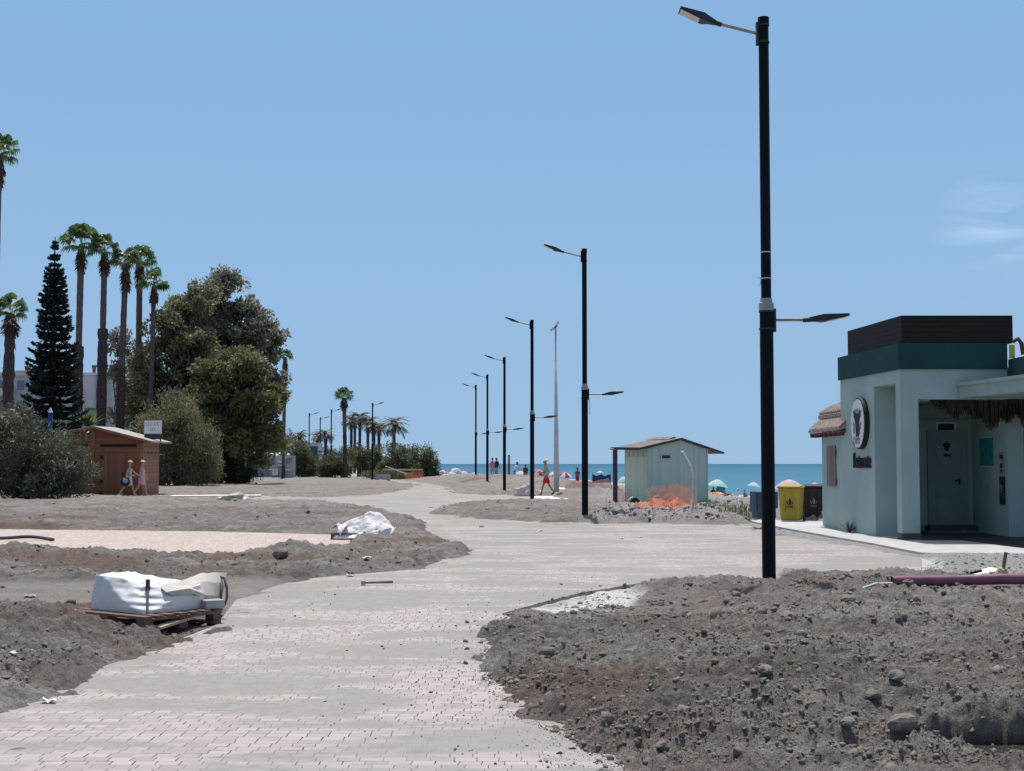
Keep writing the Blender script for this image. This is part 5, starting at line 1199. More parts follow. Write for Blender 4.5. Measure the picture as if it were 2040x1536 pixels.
# ---------------------------------------------------------------- Norfolk pine
def norfolk(label, px, Y, top, base_w, seed):
    x0 = X(px, Y); t = thing('norfolk_pine', label, 'conifer', (x0, Y, 0)); H_ = Z(top, Y); r = np.random.default_rng(seed)
    k = Y/FP; V = []; lv = []; br = MB(); br.tube([(0, 0, -.2), (0, 0, H_*.5), (0, 0, H_)], [.3, .17, .03], 9); z = 1.6
    while z < H_-.25:
        f = (H_-z)/(H_-1.5); Rr = base_w*k*(f**.9)+.05; nb = 7
        a0 = r.uniform(0, 6.28)
        for q in range(nb):
            a = a0+q*6.283/nb+r.normal()*.12; L = Rr*r.uniform(.66, 1.2); n = max(8, int(L*120))
            u = r.random(n)**.8; o = np.array([math.cos(a), math.sin(a)]); sd_ = np.array([-o[1], o[0]])
            zz = z-.10*L*np.sin(u*2.6)+.22*L*u**3; lat = r.normal(size=n)*(.07+.16*u*(1-u)*2)*min(1, L)
            pos = np.stack([o[0]*u*L+sd_[0]*lat, o[1]*u*L+sd_[1]*lat, zz+r.normal(size=n)*.035], -1)
            d = np.stack([o[0]+sd_[0]*np.sign(lat)*.8+r.normal(size=n)*.3, o[1]+sd_[1]*np.sign(lat)*.8+r.normal(size=n)*.3, .45+r.normal(size=n)*.3], -1); d /= np.linalg.norm(d, axis=1)[:, None]
            b = np.cross(d, r.normal(size=(n, 3))); b /= np.linalg.norm(b, axis=1)[:, None]; l = min(.28, .10+Rr*.22)
            V.append(np.stack([pos, pos+d*l*.5+b*.06, pos+d*l, pos+d*l*.5-b*.06], 1).reshape(-1, 3)); lv.append(r.random(n))
            br.tube([(0, 0, z), (o[0]*L*.5, o[1]*L*.5, z-.09*L), (o[0]*L, o[1]*L, z+.17*L)], [.035, .025, .012], 4)
        z += .29+.10*f+r.normal()*.07
    V = np.concatenate(V); nmesh('crown', V, np.arange(len(V)).reshape(-1, 4), 'leaf_pine', t, lv=np.concatenate(lv)); br.build('trunk', 'bark', t)
norfolk('dark pointed conifer with tiered branches among the fan palms', 103, 90, 472, 70, 71)
# ---------------------------------------------------------------- date palms far along the promenade
def date_palm_mesh(seed, H_, Rr, n=44):
    r = np.random.default_rng(seed); V = []; lv = []
    for k in range(n):
        a = r.uniform(0, 6.28); e = r.uniform(-.5, 1.35); L = Rr*r.uniform(.85, 1.1); o = np.array([math.cos(a), math.sin(a), 0]); s_ = np.array([-o[1], o[0], 0]); tone = r.random(); N = 16; p = np.zeros(3); d_e = e; pts = [p.copy()]
        for i in range(N):
            p = p+(o*math.cos(d_e)+np.array([0, 0, math.sin(d_e)]))*L/N; d_e -= .055+.045*max(0, e); pts.append(p.copy())
        for i in range(1, N):
            t_ = pts[i+1]-pts[i-1]; t_ /= np.linalg.norm(t_); u = np.cross(s_, t_)
            ll = .17*Rr*math.sin(math.pi*(i+1.5)/(N+2.5)); w = t_*.035*Rr*.8
            for sg in (-1, 1):
                tip = pts[i]+(s_*sg*.8+t_*.7-u*.35*0+np.array([0, 0, -.25]))*ll; V += [pts[i]-w, pts[i]+w, tip+w*.4, tip-w*.4]; lv.append(tone)
        V += [pts[0]-s_*.03, pts[0]+s_*.03, pts[-1]+s_*.01, pts[-1]-s_*.01] if False else []
    return np.array(V)+np.array([0, 0, H_]), lv
GD = 'date palms along the far promenade'
def date_palm(label, px, Y, top, neck, rpx, seed):
    x0 = X(px, Y); z0 = gz(x0, Y); H_ = Z(neck, Y)-z0; t = thing('date_palm', label, 'palm tree', (x0, Y, z0), 0, GD); k = Y/FP
    V, lv = date_palm_mesh(seed, H_, rpx*k); nmesh('crown', V, np.arange(len(V)).reshape(-1, 4), 'leaf_date', t, lv=lv)
    r = np.random.default_rng(seed); zs = np.linspace(-.2, H_, 18)
    MB().tube([(0, 0, z) for z in zs], [.24*(1+.05*r.normal())*(1 if z < H_-1.3 else 1.5-.3*(H_-z)/1.3) for z in zs], 9).build('trunk', 'palm_bark_dark', t)
for a in (('largest date palm, standing apart over the hedge row with a wide round crown', 785, 200, 810, 845, 38, 81), ('date palm with the tallest crown in the middle of the far clump', 717, 225, 806, 832, 28, 82), ('left hand palm of the far clump, next to the lone fan palm', 700, 230, 815, 838, 26, 83),
          ('slim date palm close beside the left hand one of the far clump', 707, 240, 820, 840, 22, 84), ('date palm of the far clump just left of the single armed lamp', 733, 222, 812, 842, 28, 85), ('thick date palm hidden behind the single armed lamp pole', 745, 215, 825, 850, 26, 86),
          ('date palm of the far clump just right of the single armed lamp', 755, 218, 828, 852, 26, 87), ('small far date palm left of the glazed kiosk', 597, 235, 846, 866, 20, 88), ('far date palm just left of the tall thin lamp by the fan palm', 649, 225, 842, 866, 26, 89), ('ragged far date palm above the glazed kiosk', 633, 245, 846, 868, 22, 90)): date_palm(*a)
# ================================================================ buildings and street furniture on the far left
BX = lambda px, Y: X(px, Y)
Y = 150
T = thing('apartment_building', 'long white flat roofed apartment building behind the palms and conifer', 'building', (X(90, Y), Y, 0))
x0, x1 = X(-180, Y), X(222, Y); zr = Z(748, Y)
b = MB(); b.box(x0, x1, Y, Y+12, 0, zr); b.build('wall', 'render_white', T, True)
b = MB(); b.box(x0, X(28, Y), Y-1.6, Y-.003, Z(790, Y), Z(775, Y)); b.build('balcony', 'render_pale', T, True); b = MB(); b.box(X(160, Y), X(192, Y), Y-1.4, Y-.003, Z(813, Y), zr-.1); b.build('bay', 'render_pale', T, True); b = MB(); b.box(x0, X(20, Y), Y-1.6, Y-.003, Z(850, Y), Z(838, Y)); b.build('balcony', 'render_pale', T, True)
b = MB(); b.box(X(160, Y), X(176, Y), Y-1.5, Y-1.401, Z(812, Y)-1.6, Z(781, Y)); b.build('balcony_panel', 'render_pale', T, True)
b = MB(); b.box(x0-.1, x1+.1, Y-.25, Y+12, zr, zr+.3); b.build('roof', 'render_pale', T, True)
for px, w in ((4, 10), (40, 14), (182, 14), (205, 10), (-60, 20)):
    for py in (766, 806, 850):
        if py > 780 or px < 60: MB().box(X(px-w/2, Y), X(px+w/2, Y), Y-.04, Y+.02, Z(py+11, Y), Z(py-8, Y)).build('window', 'shade_glass', T, True)
for px, h_ in ((169, 1.0), (185, .5), (32, .9)): MB().tube([(X(px, Y), Y+3, zr+.3), (X(px, Y), Y+3, zr+.3+h_*.6), (X(px, Y), Y+3, zr+.3+h_)], [.16, .2, .3], 8).build('chimney', 'roof_wood', T, True)
b = MB(); b.box(X(22, Y), X(58, Y), Y+1, Y+6, zr+.3, Z(737, Y)); b.build('stair_head', 'roof_tile', T, True)
Y = 235
T = thing('apartment_building', 'small pale far building with framed windows seen through the trees', 'building', (X(550, Y), Y, gz(X(550, Y), Y)))
b = MB(); b.box(X(535, Y), X(563, Y), Y, Y+8, -1, Z(872, Y)); b.build('wall', 'wall_greyish', T, True)
for px, py in ((539, 884), (553, 882), (539, 898), (552, 896)):
    f = MB(); f.box(X(px-4, Y), X(px+4, Y), Y-.15, Y-.002, Z(py+6, Y), Z(py-6, Y)); F_ = f.build('window_frame', 'render_pale', T, True)
    g = MB(); g.box(X(px-2.6, Y), X(px+2.6, Y), Y-.17, Y-.151, Z(py+4.5, Y), Z(py-4.5, Y)); g.build('window', 'shade_glass', T, True)
# low block wall with moulded rings, and domes of the terrace behind
Y = 158; T = thing('block_wall', 'low white and grey block wall with rows of moulded rings beside the big trees', 'wall', (X(530, Y), Y, gz(X(530, Y), Y)))
zb = gz(X(530, Y), Y)-.3
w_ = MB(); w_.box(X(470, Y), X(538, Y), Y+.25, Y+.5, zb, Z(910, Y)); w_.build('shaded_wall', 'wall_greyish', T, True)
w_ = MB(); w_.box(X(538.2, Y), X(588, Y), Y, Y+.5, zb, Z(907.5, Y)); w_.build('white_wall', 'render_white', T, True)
w_ = MB(); w_.box(X(469, Y), X(538, Y), Y+.2, Y+.55, Z(910, Y), Z(908, Y)); w_.build('coping', 'render_pale', T, True)
for py in (917, 925, 932):
    for px in (506, 513, 520.5, 528):
        s = MB(); c = (X(px, Y), Y+.24, Z(py, Y)); s.tube([(c[0]+.14*math.cos(q), c[1], c[2]+.14*math.sin(q)) for q in np.linspace(0, 6.0, 14)], .035, 5); s.build('ring', 'render_white', T, True)
s = MB(); s.box(X(538, Y), X(556, Y), Y-.5, Y-.003, Z(936, Y)-.02, Z(934, Y)); s.box(X(544, Y), X(556, Y), Y-.3, Y-.004, Z(947, Y), Z(936, Y)-.03); s.box(X(567, Y), X(580, Y), Y-.5, Y-.003, Z(937, Y), Z(935, Y)); s.box(X(556.5, Y), X(569, Y), Y-.5, Y-.003, Z(922, Y), Z(918, Y)); s.box(X(556.5, Y), X(568, Y), Y-.5, Y-.003, Z(928, Y), Z(925.5, Y)); s.build('ledge', 'concrete_white', T, True)
s = MB(); s.box(X(557.5, Y), X(566, Y), Y-.25, Y-.002, zb, Z(928.2, Y)); s.build('pier', 'wall_greyish', T, True)
s = MB(); s.box(X(541, Y), X(549, Y), Y-.012, Y-.001, Z(924, Y), Z(912, Y)); s.box(X(570, Y), X(582, Y), Y-.012, Y-.001, Z(923, Y), Z(912, Y)); s.build('wall_relief', 'ink_grey', T, True)
for i, (px, py, r) in enumerate(((519, 907, 4.2), (536, 905, 3.4), (542, 904, 3.6), (549, 903, 4.2), (558, 903, 3.6), (567, 902, 3.8), (575, 905, 3.6), (585, 907, 3.8), (552, 907, 4.0))):
    Yd = 163+i*1.3; k = Yd/FP; s = MB(); s.lathe([(r*k*1.15, 0), (r*k*.9, r*k*.5), (r*k*.45, r*k*.85), (.02, r*k)], 12)
    t = thing('terrace_parasol', ('first', 'second', 'third', 'fourth', 'fifth', 'sixth', 'seventh', 'eighth', 'ninth')[[0, 1, 2, 4, 5, 6, 7, 8, 3][i]]+' round white parasol top from the trees, above the block wall', 'parasol', (X(px, Yd), Yd, gz(X(px, Yd), Yd)), 0, 'white parasols behind the block wall')
    o = s.build('canopy', 'dome_white', t, smooth=True); o.location.z = Z(py+2, Yd)-t.location.z
    MB().tube([(0, 0, 0), (0, 0, Z(py+1, Yd)-t.location.z)], .03, 6).build('pole', 'white_pole', t)
Y = 170; T = thing('beach_cabin', 'narrow pale blue and dark blue cabin end above the block wall', 'cabin', (X(486, Y), Y, gz(X(486, Y), Y)))
b = MB(); b.box(X(487, Y), X(498, Y), Y, Y+1.5, -.5, Z(889, Y)); b.build('wall', 'teal_wall', T, True); b = MB(); b.box(X(479, Y), X(486.8, Y), Y, Y+1.2, -.5, Z(899, Y)); b.build('door', 'blue_paint', T, True); b = MB(); b.box(X(480, Y), X(486.8, Y), Y+.01, Y+1.2, Z(899, Y)+.01, Z(887, Y)); b.build('panel', 'post_beige', T, True)
# glazed kiosk and information panel
Y = 176; T = thing('kiosk', 'small glazed kiosk with white roof band behind the yellowish shrub', 'kiosk', (X(624, Y), Y, gz(X(624, Y), Y)))
zb = T.location.z
b = MB(); b.box(X(612, Y), X(636, Y), Y, Y+2.4, zb, Z(889, Y)); b.build('glazing', 'kiosk_glass', T, True)
b = MB(); b.box(X(610.5, Y), X(638, Y), Y-.15, Y+2.5, Z(889, Y)+.003, Z(882, Y)); b.build('roof', 'render_pale', T, True)
b = MB()
for px in (611.2, 618, 636): b.box(X(px, Y)-.04, X(px, Y)+.04, Y-.06, Y-.002, zb, Z(889, Y))
b.build('frame', 'bin_blue', T, True)
Y = 166; T = thing('information_panel', 'white information panel on two legs beside the glazed kiosk', 'sign', (X(638, Y), Y, gz(X(638, Y), Y)))
zb = T.location.z; b = MB(); b.box(X(633.5, Y), X(642.5, Y), Y, Y+.1, Z(908, Y), Z(882, Y)); b.build('panel', 'sign_white', T, True)
for px in (635.6, 640.8): b = MB(); b.box(X(px, Y)-.06, X(px, Y)+.06, Y+.02, Y+.09, zb-.1, Z(908, Y)); b.build('leg', 'sign_white', T, True)
b = MB(); b.box(X(635, Y), X(641.5, Y), Y-.012, Y-.001, Z(902, Y), Z(898, Y)); b.box(X(635, Y), X(641.5, Y), Y-.012, Y-.001, Z(907, Y), Z(905.5, Y)); b.build('printing', 'ink_grey', T, True)
# closed parasol behind the oleander
T = thing('closed_parasol', 'closed blue parasol with white top standing behind the oleander', 'parasol', (X(100, 76), 76, 0))
b = MB(); b.tube([(0, 0, 1.2), (0, 0, Z(822, 76))], [.15, .12], 10); b.build('canopy', 'blue_paint', T); b = MB(); b.tube([(0, 0, Z(822, 76)+.002), (0, 0, Z(812, 76))], [.135, .03], 10); b.build('top', 'sign_white', T); MB().tube([(0, 0, -.1), (0, 0, 1.2)], .04, 8).build('pole', 'white_pole', T)
# weeds by the litter bin
def weeds(name, label, spots, n, L, seed):
    r = np.random.default_rng(seed); V = []; lv = []
    for k in range(n):
        sx_, sy_, sr = spots[r.integers(len(spots))]; x = sx_+r.normal()*sr; y = sy_+r.normal()*sr*1.6; z = tz(x, y); a = r.uniform(0, 6.28); e = r.uniform(.5, 1.4); l = L*r.uniform(.4, 1.1)
        d = np.array([math.cos(a)*math.cos(e), math.sin(a)*math.cos(e), math.sin(e)]); s_ = np.array([-math.sin(a), math.cos(a), 0])*.014; p = np.array([x, y, z-.02]); m_ = p+d*l*.6; tp = p+d*l+np.array([d[0], d[1], -.6])*l*.15
        V += [p-s_*.5, p+s_*.5, m_+s_, m_-s_, m_-s_, m_+s_, tp, tp]; q = r.random(); lv += [q, q]
    V = np.array(V); V[7::8] += 1e-4
    stuff(nmesh(name, V, np.arange(len(V)).reshape(-1, 4), 'leaf_grass', lv=lv), label, 'weeds')
weeds('weeds', 'dry green weeds growing in the stones between the looped pipe and the litter bin', [(G(1478, 1028).x, 42, .28), (G(1468, 1038).x, 40.4, .25), (G(1490, 1040).x, 39.6, .22), (X(1420, 47), 47, .3)], 480, .42, 3)
# ================================================================ people
def skin_mesh(verts, edges, radii, sub=1):
    me = bpy.data.meshes.new('b'); me.from_pydata(verts, edges, []); o = bpy.data.objects.new('b', me); COL.objects.link(o)
    sk = o.modifiers.new('s', 'SKIN'); sk.use_smooth_shade = True
    for i, r in enumerate(radii):
        d = me.skin_vertices[0].data[i]; d.radius = r if isinstance(r, tuple) else (r, r)
    me.skin_vertices[0].data[0].use_root = True
    if sub: s = o.modifiers.new('u', 'SUBSURF'); s.levels = s.render_levels = sub
    dg = bpy.context.evaluated_depsgraph_get(); out = bpy.data.meshes.new_from_object(o.evaluated_get(dg))
    bpy.data.objects.remove(o); bpy.data.meshes.remove(me); return out
def linkmesh(name, me, m, parent):
    me.materials.clear(); me.materials.append(MATS[m]); o = bpy.data.objects.new(name, me); COL.objects.link(o); o.parent = parent; return o
def person(label, loc, heading, h=1.72, skin='skin_tan', shirt=None, bottom='cloth_navy', hair='hair_dark', hat=None, stride=.0, arms=((0, .1), (0, .1)), lean=0, dress=False, sit=False, group='beachgoers and walkers', shoes='cloth_black', long_hair=False, shirt_len=.0):
    """faces +y before turning by heading; stride: leg swing in radians; arms: (shoulder swing, elbow bend) left, right"""
    t = thing('person', label, 'person', loc, heading, group); k = h/1.75
    Vt = []; E = []; Ra = []
    def v(p, r, par=None):
        Vt.append(Vector(p)*k); Ra.append(tuple(q*k for q in r) if isinstance(r, tuple) else r*k); i = len(Vt)-1
        if par is not None: E.append((par, i))
        return i
    up = .93 if not sit else .12; ln = lambda z: math.sin(lean)*(z-up)
    pel = v((0, 0, up), (.15, .11)); wa = v((0, ln(up+.16), up+.16), (.125, .095), pel); ch = v((0, ln(up+.36), up+.36), (.155, .11), wa); nb = v((0, ln(up+.52), up+.52), (.07, .065), ch)
    hd = v((0, ln(up+.62)+.01, up+.615), .052, nb); h1 = v((0, ln(up+.68)+.02, up+.68), (.068, .085), hd); h2 = v((0, ln(up+.77)+.015, up+.76), (.075, .09), h1); h3 = v((0, ln(up+.82), up+.82), (.045, .055), h2)
    ns_ = v((0, ln(up+.7)+.125, up+.705), .012, h1)
    for s in (-1, 1): v((s*.082, ln(up+.7)+.005, up+.70), .014, h1)
    J = {}
    for s, sw in ((-1, stride), (1, -stride)):
        hp = v((s*.095, 0, up-.04), .09, pel)
        if sit: kn = Vector((s*.14, .40, up+.30)); an = Vector((s*.12, .72, .04)); sw = 0
        else:
            kn = Vector((s*.10, .44*math.sin(sw), up-.04-.44*math.cos(sw))); bend = .12+.35*max(0, -sw); a2 = sw-bend; an = kn+Vector((0, .42*math.sin(a2), -.42*math.cos(a2)))
        th_ = v(Vector((s*.098, 0, up-.04)).lerp(kn, .5), .074, hp); k_ = v(kn, .054, th_); c_ = v(kn.lerp(an, .4), .05, k_); a_ = v(an, .035, c_); f_ = v(an+Vector((0, .07, -.045)), .035, a_); v(an+Vector((0, .17, -.055)), .028, f_); v(an+Vector((0, -.04, -.045)), .03, a_)
        J['k%d' % s] = kn; J['a%d' % s] = an
    for s, (sh_, el_) in ((-1, arms[0]), (1, arms[1])):
        so_ = Vector((s*.175, ln(up+.47), up+.47)); d = Vector((s*.10, math.sin(sh_), -math.cos(sh_))).normalized(); eb = so_+d*.29; d2 = Vector((s*-.02, math.sin(sh_+el_), -math.cos(sh_+el_))).normalized(); wr = eb+d2*.25
        S0 = v(so_, .058, ch); M_ = v(so_.lerp(eb, .5), .046, S0); E0 = v(eb, .038, M_); F0 = v(eb.lerp(wr, .4), .036, E0); W0 = v(wr, .025, F0); pm = v(wr+d2*.055, (.036, .018), W0)
        side = Vector((0, 1, 0)) if abs(d2.y) < .8 else Vector((0, 0, 1))
        for q, fl in ((-1.5, .06), (-.5, .075), (.5, .072), (1.5, .055)):
            b0 = v(wr+d2*.09+side*q*.018, .009, pm); v(wr+d2*(.09+fl)+side*q*.02+Vector((-s*.02, 0, 0)), .008, b0)
        tb = v(wr+d2*.03+side*.045, .010, W0); v(wr+d2*.075+side*.065, .009, tb)
        J['s%d' % s] = so_; J['e%d' % s] = eb; J['w%d' % s] = wr; J['d%d' % s] = d2
    linkmesh('body', skin_mesh([tuple(p) for p in Vt], E, Ra), skin, t)
    Vb, Eb, Rb = Vt, E, Ra
    def cloth(name, chain, edges, rad, m):
        return linkmesh(name, skin_mesh([tuple(Vector(p)*k) for p in chain], edges, [tuple(q*k for q in r) if isinstance(r, tuple) else r*k for r in rad]), m, t)
    if shirt and not dress:
        z0 = up-.03-shirt_len
        ck = [(0, 0, z0), (0, ln(up+.16), up+.16), (0, ln(up+.36), up+.36), (0, ln(up+.49), up+.49)]; rd = [(.21, .18), (.195, .165), (.205, .165), (.10, .095)]; ed = [(0, 1), (1, 2), (2, 3)]
        for s in (-1, 1):
            n0 = len(ck); ck += [tuple(J['s%d' % s]), tuple(J['s%d' % s].lerp(J['e%d' % s], .85))]; rd += [.085, .078]; ed += [(2, n0), (n0, n0+1)]
        cloth('shirt', ck, ed, rd, shirt)
    if dress:
        ck = [(0, 0, up-.42), (0, 0, up-.10), (0, ln(up+.16), up+.16), (0, ln(up+.36), up+.36), (0, ln(up+.46), up+.46)]; cloth('dress', ck, [(0, 1), (1, 2), (2, 3), (3, 4)], [(.27, .24), (.23, .19), (.17, .14), (.19, .145), (.10, .09)], shirt)
    else:
        ck = [(0, 0, up+.05), (0, 0, up-.03)]; rd = [(.165, .125), (.17, .13)]; ed = [(0, 1)]
        for s in (-1, 1):
            a = Vector((s*.097, 0, up-.05)); b = a.lerp(J['k%d' % s], .82); n0 = len(ck); ck += [tuple(a), tuple(b)]; rd += [.115, .108]; ed += [(1, n0), (n0, n0+1)]
        cloth('shorts' if not sit else 'swimwear', ck, ed, rd, bottom)
    hc = Vector((0, ln(up+.75)+.0, up+.755))*k
    hb = MB(); hb.ell(hc+Vector((0, -.018, .018))*k, Vector((.092, .108, .098))*k, 14, 10)
    if long_hair: hb.ell(hc+Vector((0, -.075, -.09))*k, Vector((.075, .05, .13))*k, 12, 8)
    o = hb.build('hair', hair, t, smooth=True)
    if hat:
        mb = MB(); mb.lathe([(.155*k, 0), (.16*k, .012*k), (.105*k, .022*k), (.098*k, .07*k), (.06*k, .105*k), (.01, .112*k)], 20, 0, Matrix.Translation(hc+Vector((0, .02, .022))*k)); mb.build('hat', hat, t, smooth=True)
    for s in (-1, 1):
        fo = MB(); a = J['a%d' % s]*k; fo.ell(a+Vector((0, .07, -.062))*k, Vector((.045, .135, .022))*k, 10, 6); fo.build('shoe', shoes, t, smooth=True)
    ey = MB()
    for s in (-1, 1): ey.ell(Vector((s*.03, ln(up+.71)+.098, up+.725))*k, Vector((.012, .008, .009))*k, 6, 4)
    ey.build('eyes', 'hair_dark', t); mo = MB(); mo.ell(Vector((0, ln(up+.66)+.102, up+.655))*k, Vector((.024, .006, .006))*k, 6, 4); mo.build('mouth', 'cloth_maroon', t)
    return t, J, k
def at(px, Y): return (X(px, Y), Y, tz(X(px, Y), Y))
# man walking across
man, J, k = person('man in grey white top, red shorts and white cap striding to the left', (X(1088, 71.5), 71.5, Z(986.5, 71.5)), R(90), 1.80, 'skin_tan', 'cloth_grey', 'cloth_red', 'hair_grey', None, .36, ((.1, 1.5), (-.55, .85)), .05)
mb = MB(); mb.ell(Vector((0, .01, 1.71))*k, Vector((.105, .125, .075))*k, 14, 8); mb.ell(Vector((0, .13, 1.685))*k, Vector((.08, .09, .012))*k, 10, 6); mb.build('cap', 'cloth_white', man, smooth=True)
# two women passing the hut
w1, J, k = person('woman in pale cream dress and straw hat with the dark shoulder bag, passing the hut', (X(258, 66.3), 66.3, tz(X(258, 66.3), 66.3)), R(-90), 1.66, 'skin_fair', 'cloth_cream', 'cloth_cream', 'hair_dark', 'cloth_straw', .40, ((.75, .25), (-.15, 1.5)), .06, True)
bagp = thing('shoulder_bag', 'dark blue shoulder bag with pale print hanging at the hat wearing woman\'s hip', 'bag', (w1.location.x-.10, w1.location.y-.24, w1.location.z+.58), 0)
b = MB(); b.ell((0, 0, .13), (.24, .10, .21), 14, 9); b.build('body', 'cloth_navy', bagp, smooth=True); b = MB(); b.ell((.03, -.05, .17), (.14, .08, .12), 10, 8); b.build('print', 'cloth_grey', bagp, smooth=True); b = MB(); b.tube([(-.15, .0, .28), (-.02, .10, .62), (.08, .20, .86), (.16, .1, .6), (.17, 0, .28)], .014, 6); b.build('strap', 'cloth_navy', bagp)
person('woman in rose dress and small straw hat walking ahead of her companion', (X(284, 66.6), 66.6, tz(X(284, 66.6), 66.6)), R(-90), 1.64, 'skin_fair', 'cloth_rose', 'cloth_rose', 'hair_dark', 'cloth_straw', .33, ((.25, .2), (-.2, .3)), .02, True)
# people on the beach
person('beachgoer in pink swimwear with dark hair seen from behind beside a slim lamp', (X(981, 118), 118, Z(952, 118)), R(10), 1.64, 'skin_fair', 'cloth_pink', 'cloth_rose', 'hair_dark', None, .1, ((.3, .9), (.1, .4)), 0)
person('dark clad beachgoer standing close behind the one in pink swimwear', (X(989, 122), 122, Z(951, 122)), R(-30), 1.66, 'skin_dark', 'cloth_black', 'cloth_grey', 'hair_dark', None, .1, ((.2, .5), (.2, .5)), 0)
person('beachgoer in white top bending forward behind the faded netting', (X(1025, 126), 126, Z(958, 126)), R(-95), 1.66, 'skin_dark', 'cloth_white', 'cloth_grey', 'hair_dark', None, .15, ((.6, .5), (.7, .4)), .35)
person('man in dark red top and teal shorts seen from behind', (X(1047, 132), 132, Z(961.5, 132)), R(5), 1.70, 'skin_dark', 'cloth_maroon', 'cloth_teal', 'hair_dark', None, .15, ((.1, .3), (.1, .3)), 0)
person('bare chested tanned man standing with arms out behind the pinkish netting', (X(1150, 128), 128, Z(971, 128)), R(170), 1.78, 'skin_dark', None, 'cloth_red', 'hair_dark', None, .12, ((.3, .4), (.3, .4)), 0)
person('dark haired person sitting on a towel under the mint parasol', (X(1419, 150), 150, tz(X(1419, 150), 150)), R(20), 1.7, 'skin_dark', 'cloth_black', 'cloth_black', 'hair_dark', None, 0, ((.5, .5), (.5, .5)), -.15, sit=True, long_hair=True)
person('second person sitting under the mint parasol, hair loose', (X(1428, 151), 151, tz(X(1428, 151), 151)), R(-30), 1.66, 'skin_tan', 'cloth_maroon', 'cloth_maroon', 'hair_dark', None, 0, ((.5, .5), (.5, .5)), -.1, sit=True, long_hair=True)
person('bare backed sunbather sitting upright on the sand, just seaward of the mint parasol', (X(1445, 146), 146, tz(X(1445, 146), 146)), R(-80), 1.75, 'skin_tan', None, 'cloth_navy', 'hair_dark', None, 0, ((-.5, .2), (-.5, .2)), -.25, sit=True)
person('far sunbather in white at the water edge', (X(1469, 160), 160, tz(X(1469, 160), 160)), R(40), 1.6, 'skin_tan', 'cloth_white', 'cloth_white', 'hair_dark', 'cloth_white', 0, ((.4, .5), (.4, .5)), 0, sit=True)
person('far sunbather in dark swimwear at the water edge, nearest the litter bin', (X(1482, 163), 163, tz(X(1482, 163), 163)), R(-40), 1.6, 'skin_tan', None, 'cloth_navy', 'hair_dark', None, 0, ((.4, .5), (.4, .5)), 0, sit=True)
for px, Yt, m_, L, lb in ((1456, 145, 'cloth_white', 2.0, 'white towel on the sand beside the upright sunbather'), (1476, 150, 'cloth_rose', 2.2, 'pinkish towel near the far sunbathers'), (1424, 147, 'cloth_maroon', 2.6, 'dark mat under the mint parasol')):
    A = np.zeros((6, 6, 3)); u = np.linspace(-.5, .5, 6); A[..., 0] = u[None]*L; A[..., 1] = u[:, None]*1.6; A[..., 2] = .12+.05*fbm(A[..., 0]*3, A[..., 1]*3, 3, 2)
    mb = MB(); mb.grid(A); o = mb.build('beach_towel', m_, None, loc=at(px, Yt)); o.modifiers.new('s', 'SOLIDIFY').thickness = .03; tag(o, lb, 'towel', 'beach towels')
# ================================================================ parasols
def parasol(label, px, py_top, Y, wpx, m1, m2=None, tilt=(0, 0), group='open beach parasols', drop=.3, ground=None):
    x = X(px, Y); zt = Z(py_top, Y); zg = tz(x, Y); r = wpx*.5*Y/FP
    t = thing('beach_parasol', label, 'parasol', (x, Y, zg), 0, group); Hh = max(1.0, zt-zg)
    M = Matrix.Translation((0, 0, Hh)) @ Matrix.Rotation(tilt[0], 4, 'Y') @ Matrix.Rotation(tilt[1], 4, 'X'); n = 16
    vs = [(0, 0, 0)]; fs = []; mi = []
    for ring in (1, 2, 3, 4):
        f = ring/4
        for q in range(n):
            a = 2*math.pi*q/n; rr = r*f*(1 if q % 2 == 0 else .965); vs.append((rr*math.cos(a), rr*math.sin(a), -drop*2*r*f**1.7))
    mb = MB()
    for q in range(n): mb.mi.append((q//2) % 2); fs.append((0, 1+q, 1+(q+1) % n))
    for ring in range(3):
        for q in range(n): fs.append((1+ring*n+q, 1+(ring+1)*n+q, 1+(ring+1)*n+(q+1) % n, 1+ring*n+(q+1) % n)); mb.mi.append((q//2) % 2)
    mb.v = [tuple(M @ Vector(p)) for p in vs]; mb.f = fs
    c = mb.build('canopy', ['par_'+m1, 'par_'+(m2 or m1)], t); sd_ = c.modifiers.new('s', 'SOLIDIFY'); sd_.thickness = .015
    MB().tube([(0, 0, -.2), tuple(M @ Vector((0, 0, -.02)))], .025, 8).build('pole', 'white_pole', t)
    return t
